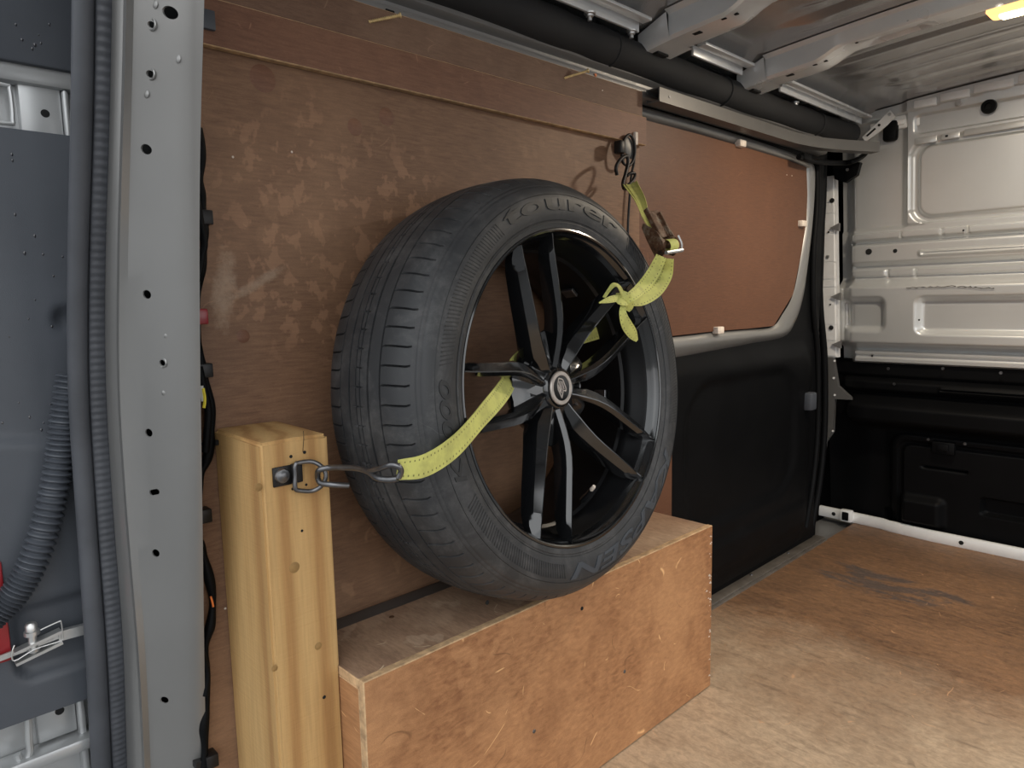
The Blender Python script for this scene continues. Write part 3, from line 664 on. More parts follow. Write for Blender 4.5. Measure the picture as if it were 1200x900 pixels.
m.grid([[(DX - .026, y, zr0 + .001), (DX, y, zr0)] for y in ys_]); m.grid([[(DX - .026, y, zb - .001), (DX, y, zb)] for y in ys_])
m.build('lower_trim', M['trim'], d2, ang=50)
# recesses in the silver shell above and below the trim
m = MB(); m.bbox(DX - .030, DX - .006, Y0, Y1, zt - .022, zt + .002, .006)
ya_, yb2 = dpt(22, 120, DX - .014).y, dpt(72, 120, DX - .014).y
m.bbox(DX - .030, DX - .014, ya_, yb2, zr0 - .01, zt - .016, .003)
m.bbox(DX - .030, DX - .008, dpt(74, 120, DX - .008).y, dpt(81, 120, DX - .008).y, zr0 - .01, zt - .022, .003)
m.build('shell_rib', M['silver_door'], d2)
a = dpt(4, 78, DX - .004); pts = [Vector((DX - .003, .10, zt - .028)), Vector((DX - .003, .147, zt - .029)), Vector((DX - .003, .152, zt - .034)), Vector((DX - .003, .152, zr0 + .012)), Vector((DX - .003, .147, zr0 + .006)), Vector((DX - .003, .10, zr0 + .006))]
q = MB(); q.tube([p + Vector((0, dpt(13, 120, DX - .003).y - .152, 0)) for p in cr(pts, 5)], .0026, 8); q.build('pressed_loop', M['silver_door'], d2)
c = dpt(53, 133, DX - .0142); disc(d2, 'dark_hole', c, .0052, M['holed'], (1, 0, 0), .001)
c = dpt(70, 833, DX - .0202); disc(d2, 'dark_hole', c, .0058, M['holed'], (1, 0, 0), .001)
m = MB(); m.bbox(DX - .030, DX - .020, dpt(44, 860, DX - .02).y, dpt(92, 860, DX - .02).y, .245, zb + .01, .003); m.bbox(DX - .030, DX - .010, dpt(94, 860, DX - .01).y, dpt(103, 860, DX - .01).y, .10, zb + .01, .003); m.bbox(DX - .030, DX + .006, .02, .262, .225, .243, .004, M=None)
pts = [dpt(33, 838, DX - .006), dpt(34, 865, DX - .006), dpt(35, 880, DX - .006), dpt(31, 890, DX - .006), dpt(24, 892, DX - .006), dpt(20, 884, DX - .006)]
m.tube(cr(pts, 5), .0045, 8); m.build('lower_rib', M['silver_door'], d2)
# drops of water on the trim
m = MB()
for k in range(34):
    u, v = random.uniform(2, 78), random.choice([random.uniform(20, 60), random.uniform(175, 400), random.uniform(470, 560), random.uniform(790, 815)])
    c = dpt(u, v); s = random.uniform(.0009, .0019); bm = bmesh.new(); bmesh.ops.create_icosphere(bm, subdivisions=1, radius=1)
    m.bm(bm, 0, Matrix.Translation(c) @ Matrix.Diagonal((s * .6, s, s * random.uniform(1, 1.8), 1)))
tag(m.build('water_drops', M['water'], d2), None, None, kind='stuff')
# red lamp at the edge of the picture
z0, z1 = dpt(0, 775).z, dpt(0, 655).z; ye = dpt(8, 720).y
m = MB(); m.bbox(DX - .004, DX + .010, ye - .06, ye, z0, z1, .004); lm = m.build('reflector_lamp', M['red']); tag(lm, 'red reflector lamp on the opened rear door, at the left edge', 'lamp')
# check arm
m = MB(); A = dpt(-25, 781, DX + .014); B = dpt(34, 762, DX + .014); Cc = dpt(68, 745, DX + .016); D = dpt(106, 735, DX + .018)
def bar(m, a, b, hz, hx): 
    t = (b - a).normalized(); s = Vector((1, 0, 0)); n = t.cross(s).normalized()
    m.prism([a + n * hz - s * hx, b + n * hz - s * hx, b - n * hz - s * hx, a - n * hz - s * hx], s * 2 * hx)
ca = empty('check_arm'); tag(ca, 'silver door check arm with clevis and pin on the open rear door', 'check arm')
bar(m, A, Cc, .0035, .0015); m.build('strap', M['zinc'], ca)
q = MB(); bar(q, Cc, D, .0065, .004); q.build('arm', M['zinc'], ca)
for dz in (.0075, -.0075):
    q = MB(); bar(q, B + Vector((.003, -.016, dz - .003)), Cc + Vector((.003, .003, dz)), .0018, .007); q.build('clevis_plate', M['zinc'], ca)
cp = dpt(38, 747, DX + .017)
q = MB(); q.lathe([(0, .021), (.005, .020), (.007, .017), (.007, .010), (.009, .009), (.009, .004), (.005, .004), (.005, -.012), (.008, -.012), (.007, -.018), (.003, -.021), (0, -.021)], axisM(cp, (0, 0, 1)), 20); q.build('pin', M['zinc'], ca)
q = MB(); pts = [cp + Vector((.008, y, z)) for y, z in ((.008, .010), (.028, .014), (.031, .012), (.031, -.006), (.028, -.012), (.0, -.013), (-.022, -.020), (-.023, -.008), (-.02, .0))]; q.tube(cr(pts, 4), .0009, 6); q.build('spring_clip', M['zinc'], ca)
# corrugated cable sleeve
pts = [dpt(84, 440, DX + .03), dpt(76, 490, DX + .03), dpt(70, 540, DX + .028), dpt(58, 600, DX + .026), dpt(38, 660, DX + .024), dpt(14, 700, DX + .02), dpt(-14, 728, DX + .016)]
pp = cr(pts, 60); m = MB(); m.tube(pp, lambda t: .0150 + .0028 * sin(t * 2 * pi * 46), 20)
tag(m.build('cable_sleeve', M['trim'], ang=60), 'grey corrugated rubber cable sleeve hanging beside the rear door', 'cable sleeve')

# ---- roof lamp
lp = empty('roof_lamp'); tag(lp, 'small lit amber roof lamp in the top right corner', 'lamp')
lx0, lx1, ly0, ly1, lz = .505, .645, 1.800, 1.862, 1.398
m = MB(); m.bbox(lx0, lx1, ly0, ly1, lz - .004, lz + .016, .012, 3); m.build('lamp_housing', emis('lamp_amber', (1, .50, .16, 1), 1.1), lp)
m = MB(); m.bbox(lx0 + .022, lx1 - .010, ly0 + .016, ly1 - .014, lz - .009, lz + .0, .006, 3); m.build('lamp_lens', emis('lamp_white', (1, .80, .45, 1), 9), lp)
ld = bpy.data.lights.new('lamp_light', 'AREA'); ld.energy = 5.0; ld.size = .10; ld.size_y = .04; ld.shape = 'RECTANGLE'; ld.color = (1, .86, .68)
lo_ = bpy.data.objects.new('lamp_light', ld); col.objects.link(lo_); lo_.location = (.575, 1.83, lz - .012); lo_.parent = lp

# ============================================================ THINGS
# ---- plywood box over the wheel arch
BX, BY0, BY1, BZ = .187, .432, 1.265, .352
bx = empty('plywood_box'); tag(bx, 'low plywood box on the floor carrying the wheel', 'box')
def plypanel(name, x0, x1, y0, y1, z0, z1, mt, axis):
    m = MB(); m.bbox(x0, x1, y0, y1, z0, z1, .0012, 1)
    o = m.build(name, [mt, M['ply_edge']], bx)
    for p in o.data.polygons:
        if abs(p.normal[axis]) < .9: p.material_index = 1
    return o
plypanel('top_panel', .045, BX - .0005, BY0, BY1, BZ - .012, BZ, M['boxt'], 2)
plypanel('front_panel', BX, BX + .012, BY0, BY1, .002, BZ + .001, M['boxf'], 0)
plypanel('side_panel', .045, BX - .0005, BY0 + .0, BY0 + .012, .002, BZ - .0125, M['boxf'], 1)
plypanel('end_panel', .045, BX - .0005, BY1 - .012, BY1, .002, BZ - .0125, M['boxf'], 1)
for u, v in ((626, 857), (732, 787), (682, 713), (571, 706)):
    disc(bx, 'screw_head', PX(u, v, BX + .0122), .0035, M['steel' if v > 780 else 'holed'], (1, 0, 0), .0008, 12)
disc(bx, 'screw_head', PZ(459, 723, BZ + .0002), .004, M['rust'], (0, 0, 1), .0008, 12)
m = MB()
for k in range(26):      # chipped splinters on the front right edge
    z = random.uniform(.02, .34) if k % 2 else random.uniform(.18, .25); yy = BY1 - abs(random.gauss(0, .006)); s = random.uniform(.002, .005)
    m.prism([(BX + .0122, yy, z), (BX + .0122, yy - s * 2, z + s * .3), (BX + .0122, yy - s, z + s)], (.0004, 0, 0))
tag(m.build('edge_chips', M['foam'], bx), kind='stuff')

m = MB(); m.bbox(.001, .044, .43, 1.262, .300, BZ - .006, .002); struct(m.build('trim_11', M['rail']), 'grey metal ledge in the gap behind the plywood box top', 'trim')
# ---- timber post
PXF, PYA, PYB, PZT = .14, .345, .434, .663
bm = bmesh.new(); bmesh.ops.create_cube(bm, size=1)
for q in bm.verts: q.co = Vector((.07 + q.co.x * .14, (PYA + PYB) / 2 + q.co.y * (PYB - PYA), PZT / 2 + q.co.z * PZT))
bmesh.ops.subdivide_edges(bm, edges=bm.edges[:], cuts=1)
bmesh.ops.bevel(bm, geom=[e for e in bm.edges if e.calc_face_angle(0) > 1], offset=.004, segments=3, affect='EDGES')
for q in bm.verts:
    if q.co.z > PZT - .01: q.co.z += .006 * (q.co.x - .07) / .14 * 0 + .004 * noise.noise(q.co * 30)
m = MB(); m.bm(bm); ps = m.build('timber_post', M['timber']); 
pe = empty('timber_post'); ps.name = 'post_body'; pe.name = 'timber_post'; ps.parent = pe
tag(pe, 'pale sawn timber post standing left of the wheel', 'post')
for u, v, r in ((341, 535, .0022), (357, 530, .0022), (359, 568, .0018), (343, 573, .0018), (354, 622, .0018), (380, 817, .0025)):
    disc(pe, 'screw_hole', PX(u, v, PXF + .0003), r, M['holed'], (1, 0, 0), .0005, 10)
q = MB(); pts = [PX(355.5 + .5 * sin(k), 505 + k * 5, PXF + .0002) for k in range(6)]; q.tube(pts, .0004, 5); q.build('drying_crack', M['holed'], pe)
q = MB()
for (u, v, ru) in ((345, 665, .007), (303, 571, .005), (373, 757, .005), (322, 783, .004)):
    disc(pe, 'knot', PX(u, v, PXF), ru, M['knot'], (1, 0, 0), .0004, 16)

# ---- lashing ring on the post
lr = empty('lashing_ring'); tag(lr, 'black folding lashing ring screwed to the timber post', 'lashing ring', None)
c = PX(329, 557, PXF)
m = MB(); m.bbox(PXF, PXF + .003, c.y - .011, c.y + .013, c.z - .013, c.z + .011, .0012); m.bbox(PXF, PXF + .006, c.y + .012, c.y + .026, c.z - .012, c.z + .012, .0015)
m.build('plate', M['hookblack'], lr)
q = MB(); q.lathe([(0, .006), (.0035, .006), (.005, .005), (.008, .004), (.0092, .0015), (.0095, 0)], axisM((PXF + .003, c.y, c.z), (1, 0, 0)), 20); q.build('screw', M['steel'], lr)
def loop(pts, r, parent, name, mt, n=10):
    P = [Vector(p) for p in pts]; k = len(P); out = []
    for i in range(k):
        a, b, cc, d = P[i - 1], P[i], P[(i + 1) % k], P[(i + 2) % k]
        for j in range(5):
            t = j / 5; out.append(.5 * ((2 * b) + (cc - a) * t + (2 * a - 5 * b + 4 * cc - d) * t * t + (3 * b - a - 3 * cc + d) * t ** 3))
    m = MB(); m.tube(out, r, n, closed=True); return m.build(name, mt, parent, ang=70)
L0 = PXF + .009
pts = [PX(u, v, X) for u, v, X in ((346, 545, L0), (352, 542, L0), (366, 541, L0 + .004), (377, 547, L0 + .010), (382, 557, L0 + .013), (378, 568, L0 + .010), (367, 575, L0 + .004), (352, 575, L0), (346, 572, L0), (346, 558, L0))]
loop(pts, .0028, lr, 'ring', M['steel'])

# ---- the wheel
WC = Vector((.2355, .8024, .6899)); WN = Vector((.9938, .0608, .0932)).normalized()
WH = Vector((0, 0, 1)).cross(WN).normalized(); WU = WN.cross(WH)
WM = Matrix(((WH.x, WU.x, WN.x, WC.x), (WH.y, WU.y, WN.y, WC.y), (WH.z, WU.z, WN.z, WC.z), (0, 0, 0, 1)))
wh = empty('road_wheel'); tag(wh, 'car wheel with black alloy rim and worn tyre leaning against the plywood', 'wheel')
half = [(-.014, .2350), (-.004, .2385), (.001, .2405), (.002, .2445), (.0030, .2475), (.0022, .2490), (.0050, .2560), (.0068, .2640), (.0072, .2720), (.0068, .2800), (.0052, .2880), (.0020, .2950), (-.0010, .2990), (-.0034, .3015), (-.0056, .3022), (-.0070, .3044), (-.0088, .3060),
        (-.0104, .3062), (-.0118, .3082), (-.0150, .3105), (-.0200, .3140), (-.0260, .3170), (-.0330, .3195), (-.0420, .3215), (-.0520, .3230), (-.0570, .3235), (-.0575, .3175), (-.0590, .3175), (-.0595, .3240), (-.0700, .3250), (-.0790, .3255), (-.0796, .3185), (-.0822, .3185), (-.0828, .3258), (-.0900, .3262), (-.0955, .3264), (-.0960, .3200), (-.0975, .3200), (-.0980, .3264)]
mid = -.1010
full = half + [(2 * mid - d, r) for d, r in reversed(half)]
full = full[:len(half)] + [(-.1010, .3264)] + full[len(half):]
NS = 82; fr6 = (0, .40, .44, .50, .56, .60)
rows = []
cols = []
for s in range(NS):
    for k, fr_v in enumerate(fr6): cols.append((s + fr_v, k))
for idx, (d, r) in enumerate(full):
    row = []
    t = mid - d if d < mid else d - mid      # distance from centre, 0..0.1
    ad = abs(d - mid)
    for a, k in cols:
        rr_ = r
        sl = 0.0
        if .046 < ad < .086 and k == 3 and r > .3: rr_ = r - .0045
        if .046 < ad < .086: sl = (ad - .066) * 6 * (1 if d > mid else -1)
        if .032 < ad < .0395 and k == 3 and r > .32: rr_ = r - .0025
        if ad < .006 and k == 3: rr_ = r - .0022
        if ad < .037: sl = (d - mid) * 10
        th = (a + sl * .5) * 2 * pi / NS
        row.append(WM @ Vector((rr_ * cos(th), rr_ * sin(th), d)))
    rows.append(row)
m = MB(); m.grid(rows, closeu=True); ty = m.build('tyre', M['tyre'], wh, ang=38)
# inside of the tyre is closed by the rim; lettering raised on the sidewall
def side_r2d(r):
    for i in range(len(half) - 1):
        if half[i][1] <= r <= half[i + 1][1]: 
            t = (r - half[i][1]) / (half[i + 1][1] - half[i][1]); return half[i][0] * (1 - t) + half[i + 1][0] * t
    return 0
def text_on_tyre(txt, a0, a1, r0, h, mt, name, shear=0.0, bold=.0, lift=.0012):
    cu = bpy.data.curves.new('t', 'FONT'); cu.body = txt; cu.size = 1; cu.offset = bold; cu.shear = shear; cu.resolution_u = 3
    to = bpy.data.objects.new('t', cu); col.objects.link(to); dg = bpy.context.evaluated_depsgraph_get(); dg.update()
    me = bpy.data.meshes.new_from_object(to.evaluated_get(dg)); bpy.data.objects.remove(to)
    bm = bmesh.new(); bm.from_mesh(me); bmesh.ops.triangulate(bm, faces=bm.faces[:])
    bmesh.ops.subdivide_edges(bm, edges=[e for e in bm.edges if e.calc_length() > .12], cuts=2)
    xs = [q.co.x for q in bm.verts]; ysx = [q.co.y for q in bm.verts]; x0, x1 = min(xs), max(xs); y0, y1 = min(0, min(ysx)), max(ysx)
    top = bmesh.ops.extrude_face_region(bm, geom=bm.faces[:]); tv = {q for q in top['geom'] if isinstance(q, bmesh.types.BMVert)}
    for q in bm.verts:
        a = radians(a0 + (a1 - a0) * (q.co.x - x0) / (x1 - x0)); r = r0 + h * (q.co.y - y0) / (y1 - y0)
        d = side_r2d(r) + (lift if q in tv else -.001)
        q.co = WM @ Vector((r * cos(a), r * sin(a), d))
    mm = MB(); mm.bm(bm); return mm.build(name, mt, ty)
text_on_tyre('KAPSEN', -30, -103, .2610, .024, M['letters'], 'raised_lettering', .25, .02)
text_on_tyre('tourer', 120, 62, .2650, .021, M['letters_dark'], 'raised_lettering', 0, .02)
text_on_tyre('K3000', 200, 172, .2650, .018, M['letters_dark'], 'raised_lettering', .2, .015)
# fine hatched relief bands between the words
m = MB()
for a0, a1 in ((122, 168), (205, 254), (-20, 55)):
    n_ = int((a1 - a0) / 1.1)
    for i in range(n_):
        a = radians(a0 + (a1 - a0) * i / n_)
        P = [WM @ Vector((r * cos(a + k), r * sin(a + k), side_r2d(r) + .0006)) for r, k in ((.262, 0), (.262, .006), (.282, .030), (.282, .024))]
        m.prism(P, WN * .0004)
tag(m.build('hatched_relief', M['letters_dark'], ty), kind='stuff')
for rr_ in (.2515, .2885):
    q = MB(); q.lathe([(rr_ - .0006, side_r2d(rr_) - .001), (rr_, side_r2d(rr_) + .0009), (rr_ + .0006, side_r2d(rr_) - .001)], WM, 160); q.build('sidewall_line', M['letters_dark'], ty)
# rim barrel
prof = [(.2400, -.006), (.2405, -.001), (.2395, .0015), (.2370, .002), (.2350, .0005), (.2340, -.004), (.2315, -.007), (.2290, -.012), (.2275, -.020), (.2250, -.024), (.2240, -.040), (.2190, -.046), (.2175, -.062), (.2130, -.066), (.2120, -.090), (.2110, -.150), (.2120, -.170), (.2200, -.180), (.2230, -.195), (.2300, -.200), (.2380, -.202)]
m = MB(); m.lathe(prof, WM, 160); back = [(r + .003, d) for r, d in reversed(prof)]
m.lathe([prof[-1]] + [(.242, -.200), (.236, -.190)] + [(.226, -.17), (.224, -.06), (.236, -.012), (.2400, -.006)], WM, 96)
rim = m.build('rim', [M['barrel'], M['gloss']], wh, ang=40)
for p in rim.data.polygons:
    lc = WM.inverted() @ p.center
    p.material_index = 1 if lc.z > -.022 else 0
# hub disc
m = MB(); m.lathe([(0, -.036), (.027, -.036), (.030, -.033), (.0315, -.034), (.034, -.040), (.050, -.046), (.066, -.052), (.072, -.060), (.072, -.080), (.060, -.095), (.03, -.098), (0, -.098)], WM, 96)
hub = m.build('hub', M['gloss'], wh, ang=40)
for k in range(5):
    a = radians(34 + 36 + 72 * k); c = WM @ Vector((.054 * cos(a), .054 * sin(a), -.046))
    q = MB(); q.lathe([(.0125, .0), (.0115, .002), (.0100, .001), (.0095, -.014), (0, -.014)], axisM(c, WN), 24); q.build('bolt_hole', M['gloss'], hub)
    q = MB(); q.lathe([(.0092, -.006), (0, -.006)], axisM(c, WN), 20); q.build('hole_floor', M['holed'], hub)
# centre cap
m = MB(); m.lathe([(.0260, -.034), (.0262, -.0315), (.0250, -.0302), (.0202, -.0302), (.0197, -.0310)], WM, 64); cap = m.build('centre_cap', M['captone'], wh, ang=40)
m = MB(); m.lathe([(.0200, -.0312), (0, -.0308)], WM, 48); m.build('cap_face', M['gloss'], cap)
def capshape(pts, name):
    q = MB(); q.prism([WM @ Vector((x, y, -.0309)) for x, y in pts], WN * .0008); return q.build(name, M['captone'], cap)
# emblem: an outlined arrow-like leaf with slanted bars inside
rotm = radians(-6)
def rt(x, y): x *= 1.18; y *= 1.15; return (x * cos(rotm) - y * sin(rotm), x * sin(rotm) + y * cos(rotm))
outl = [(-.006, .013), (.002, .0115), (.0085, .0), (.0085, -.004), (.003, -.003), (.000, -.0135), (-.0075, -.002), (-.0085, .004)]
for i in range(len(outl)):
    (xa, ya), (xb, yb_) = outl[i], outl[(i + 1) % len(outl)]; L = sqrt((xb - xa) ** 2 + (yb_ - ya) ** 2); nx, ny = -(yb_ - ya) / L * .0008, (xb - xa) / L * .0008
    capshape([rt(xa - nx, ya - ny), rt(xb - nx, yb_ - ny), rt(xb + nx, yb_ + ny), rt(xa + nx, ya + ny)], 'emblem_line')
for (xa, ya, xb, yb_) in ((-.0055, .009, -.001, -.007), (-.0025, .0095, .001, -.003), (.0005, .009, .0045, -.0015), (-.0072, .004, -.003, -.005)):
    L = sqrt((xb - xa) ** 2 + (yb_ - ya) ** 2); nx, ny = -(yb_ - ya) / L * .0008, (xb - xa) / L * .0008
    capshape([rt(xa - nx, ya - ny), rt(xb - nx, yb_ - ny), rt(xb + nx, yb_ + ny), rt(xa + nx, ya + ny)], 'emblem_bar')
for k in range(26):      # tiny raised ticks round the ring
    a = 2 * pi * k / 26 + .1
    if k % 13 in (0,): continue
    capshape([(.0222 * cos(a + d1) * 1.0 + 0 if False else (.0222 + e1) * cos(a + d1), (.0222 + e1) * sin(a + d1)) for d1, e1 in ((-.03, 0), (.03, 0), (.03, .0022), (-.03, .0022))], 'ring_tick')
# spokes: five pairs of blades
def lerp_t(tab, r):
    for i in range(len(tab) - 1):
        if tab[i][0] <= r <= tab[i + 1][0]:
            t = (r - tab[i][0]) / (tab[i + 1][0] - tab[i][0]); return [a * (1 - t) + b * t for a, b in zip(tab[i][1:], tab[i + 1][1:])]
    return list(tab[-1][1:])
#        r    lateral  ridge depth  leaf width  outer half width  inner half width  bottom depth
ST = [(.030, .0085, -.036, .0005, .010, .006, -.060),
      (.045, .0135, -.032, .0095, .015, .007, -.062),
      (.065, .0200, -.026, .0155, .019, .007, -.060),
      (.085, .0260, -.021, .0145, .0190, .006, -.056),
      (.105, .0300, -.017, .0080, .0175, .006, -.050),
      (.125, .0320, -.014, .0016, .0165, .006, -.046),
      (.165, .0335, -.009, .0012, .0155, .006, -.040),
      (.200, .0350, -.005, .0012, .0140, .005, -.034),
      (.218, .0360, -.003, .0010, .0120, .005, -.028),
      (.228, .0368, -.001, .0008, .0080, .004, -.022),
      (.233, .0370, -.0005, .0004, .004, .002, -.014)]
for k in range(5):
    al = radians(34 + 72 * k)
    er, et = Vector((cos(al), sin(al), 0)), Vector((-sin(al), cos(al), 0))
    for s in (-1, 1):
        m = MB(); rows = []
        for i in range(41):
            r = .030 + (.233 - .030) * i / 40
            L, zr_, lw, wo, wi, zb_ = lerp_t(ST, r)
            tp = 1 - sstep(.195, .232, r); sh_ = max(lw + .0012, wo * .80 * tp, .002)
            cs = [(-wi, zb_), (-max(wi * .95, .007 * tp), zr_ - .016), (-max(.0022, .0062 * tp), zr_ - .0065), (-.0010, zr_), (.0008, zr_), (sh_, zr_ - .0015 - sh_ * .55), (max(sh_ + .0015, wo * .95), zr_ * .5 + zb_ * .5), (wo, zb_)]
            rows.append([WM @ (er * (sqrt(max(r * r - L * L, .0004)) if r > .04 else r) + et * (s * (L + a)) + Vector((0, 0, z))) for a, z in cs])
        m.grid(rows, closeu=True); b0 = len(rows[0]); n_ = len(rows)
        m.f.append(tuple(range(b0))); m.m.append(0); m.f.append(tuple(range(b0 * (n_ - 1), b0 * n_))); m.m.append(0)
        m.build('spoke', M['gloss'], wh, ang=28)
    # web that joins the two blades near the hub
    m = MB(); rows = []
    for i in range(12):
        r = .030 + .058 * i / 11; L = lerp_t(ST, r)[0]; z = -.044 - .008 * (i / 11) ** 2
        rows.append([WM @ (er * r + et * x + Vector((0, 0, z - (0.004 if abs(x) < L * .5 else 0)))) for x in (-L, -L * .5, 0, L * .5, L)])
    m.grid(rows); rows2 = [[p - WN * .006 for p in rw] for rw in rows]; m.grid(rows2); m.build('spoke_web', M['gloss'], wh, ang=50)
# valve
c = WM @ Vector((.197 * cos(radians(-71)), .197 * sin(radians(-71)), -.052)); ax = (WN * .75 - (WM.to_3x3() @ Vector((cos(radians(-71)), sin(radians(-71)), 0))) * .65).normalized()
m = MB(); m.lathe([(.0055, -.012), (.0050, 0), (.0035, .006), (.0034, .022)], axisM(c, ax), 16); vl = m.build('valve_stem', M['gloss'], wh)
m = MB(); m.lathe([(.0030, .020), (.0034, .022), (.0034, .031), (.0026, .033), (0, .033)], axisM(c, ax), 16); m.build('valve_cap', M['foam'], vl)
# balance weights on the barrel (right side)
for a in (-14, -9, 48):
    q = MB(); A_ = radians(a); Rm = WM @ Matrix.Rotation(A_, 4, 'Z'); q.bbox(.2045, .2105, -.009, .009, -.120, -.095, .001, 1, M=Rm); q.build('balance_weight', M['steel'], wh)
q = MB()
for i in range(7):      # white scuff on a spoke at the right
    c = WM @ Vector((.112 + i * .0042, -.022 + random.uniform(-.003, .003), -.060 + .040)); 
pts = [WM @ Vector((.135 + i * .009, -.030 + .004 * sin(i * 2.3), -.020 + .0008 * i)) for i in range(9)]

# ---- ratchet strap
rs = empty('ratchet_strap'); tag(rs, 'yellow ratchet strap with rusty buckle tying the wheel to post and wall', 'strap')
def ribbon(pts, wids, name, width=.026, th=.0014, n=10, parent=rs):
    P = cr(pts, n); W_ = cr(wids, n); m = MB(); rows = []; uvs = []; s = 0; T = []
    for i, p in enumerate(P):
        t = (P[min(i + 1, len(P) - 1)] - P[max(i - 1, 0)]).normalized(); w = W_[i]; wl_ = w.length; w = (w - t * w.dot(t)).normalized()
        nn = t.cross(w).normalized(); hw = width * .5 * wl_
        if i: s += (p - P[i - 1]).length
        rows.append([p - w * hw, p - w * hw * .33 + nn * .0002, p + w * hw * .33 + nn * .0002, p + w * hw, p + w * hw - nn * th, p - w * hw - nn * th]); T.append(s)
    m.grid(rows, closeu=True); k = len(rows); m.f.append(tuple(range(6))); m.m.append(0); m.f.append(tuple(range(6 * (k - 1), 6 * k))); m.m.append(0)
    o = m.build(name, M['web'], parent, ang=50)
    uvl = o.data.uv_layers.new(name='UVMap'); vv = (0, .33, .66, 1, 1, 0)
    for lp_ in o.data.loops:
        i, j = divmod(lp_.vertex_index, 6); uvl.data[lp_.index].uv = (T[min(i, k - 1)], vv[j])
    return o
def wp(u, v, d):      # picture point met with the wheel plane at depth d
    n = WN; c = WC + n * d; r = ray(u, v); return CAM + r * ((c - CAM).dot(n) / r.dot(n))
XY = Vector
# left run: hook -> over the sidewall -> in behind the left spokes -> behind to the upper right
lp = [PX(466, 551, .292), PX(500, 545, .290), wp(535, 522, .018), wp(566, 487, -.004), wp(592, 455, -.045), wp(612, 420, -.085), wp(660, 400, -.100), wp(722, 380, -.088), wp(760, 350, -.06)]
lw_ = [XY((.1, -.15, .75)), XY((.1, -.2, .9)), XY((.15, -.45, .85)), XY((.2, -.70, .55)), XY((.1, -.8, .5)), XY((.1, -.75, .5)), XY((.0, -.3, .9)), XY((.0, -.35, .9)), XY((.0, -.3, .9))]
ribbon(lp, lw_, 'webbing_left', .030)
# right run: knot -> over the tyre edge -> ratchet (two layers)
def rib2(pts, ws, name, th=.0013, n=8, twist=0.0, parent=None):
    P = [Vector(p) for p in pts]; vecs = []
    for i, p in enumerate(P):
        t = (P[min(i + 1, len(P) - 1)] - P[max(i - 1, 0)]).normalized(); w = t.cross(Vector((.72, -.66, .15)).normalized()).normalized()
        w = Matrix.Rotation(twist, 3, t) @ w; vecs.append(w * ws[min(i, len(ws) - 1)] * 100)
    return ribbon(P, vecs, name, .01, th, n)
rib2([wp(732, 351, .020), wp(748, 341, .026), wp(764, 322, .028), PX(775, 300, .250)], [.012, .020, .022, .018], 'webbing_right', twist=.15)
rib2([wp(733, 354, .024), wp(750, 352, .032), wp(768, 341, .036), wp(780, 323, .036), PX(784, 303, .255)], [.010, .020, .023, .022, .016], 'webbing_right', twist=-.15)
kd = .034
rib2([wp(727, 343, kd), wp(733, 349, kd + .005), wp(738, 358, kd + .002), wp(735, 364, kd - .004)], [.010, .017, .013, .008], 'knot')
rib2([wp(739, 346, kd - .004), wp(732, 353, kd + .004), wp(726, 352, kd + .003), wp(724, 344, kd - .004)], [.010, .015, .012, .006], 'knot')
rib2([wp(731, 354, kd), wp(739, 348, kd + .008), wp(746, 343, kd + .008), wp(752, 338, kd + .004)], [.010, .016, .017, .016], 'knot_tail')
rib2([wp(730, 351, kd - .002), wp(721, 350, kd), wp(712, 352, kd), wp(702, 355, kd - .004)], [.010, .011, .009, .002], 'knot_tail')
rib2([wp(730, 348, kd), wp(726, 338, kd + .004), wp(720, 334, kd + .004), wp(714, 340, kd), wp(708, 349, kd - .004)], [.010, .009, .008, .006, .005], 'knot_loop', twist=.6)
rib2([wp(730, 358, kd - .002), wp(730, 368, kd), wp(734, 380, kd - .002), wp(741, 391, kd - .006), wp(746, 399, kd - .010)], [.008, .012, .018, .017, .005], 'knot_tail')
# ratchet buckle
rc = PX(777, 284, .235); rbk = empty('ratchet_buckle'); rbk.parent = rs
up_ = (PX(755, 240, .20) - rc).normalized(); rt_ = (PX(795, 278, .235) - PX(770, 290, .235)).normalized(); rt_ = (rt_ - up_ * rt_.dot(up_)).normalized(); fw_ = up_.cross(rt_)
if fw_.x < 0: fw_ = -fw_
rt_ *= 1.12; up_ *= 1.25
RMx = Matrix(((rt_.x, up_.x, fw_.x, rc.x), (rt_.y, up_.y, fw_.y, rc.y), (rt_.z, up_.z, fw_.z, rc.z), (0, 0, 0, 1)))
for sx_ in (-.017, .014):
    m = MB(); pl_ = [(-.014, -.014), (-.006, -.020), (.008, -.018), (.015, -.006), (.012, .012), (.004, .022), (-.006, .034), (-.012, .030), (-.014, .01)]
    m.prism([RMx @ Vector((sx_, b * 1.0, a)) for a, b in pl_], rt_ * .003); m.build('side_plate', M['rust'], rs)
m = MB(); A2 = axisM(RMx @ Vector((-.019, -.004, .004)), rt_); m.lathe([(0, 0), (.0115, 0), (.0115, .008), (.0085, .009), (.0085, .030), (.0115, .031), (.0115, .040), (0, .040)], A2, 20); sp_ = m.build('spool', M['rust'], rs)
for kk in range(8):
    pass
m = MB(); A2 = axisM(RMx @ Vector((-.010, -.010, .010)), rt_); m.lathe([(.0105, 0), (.0112, .004), (.0112, .018), (.0105, .022)], A2, 20); m.build('wound_webbing', M['web'], rs)
m = MB(); m.bbox(-.010, .014, .004, .046, .006, .0085, .001, 1, M=RMx); m.bbox(-.012, -.008, .004, .050, .002, .012, .001, 1, M=RMx); m.bbox(.012, .016, .004, .042, .002, .012, .001, 1, M=RMx); m.build('handle', M['rust'], rs)
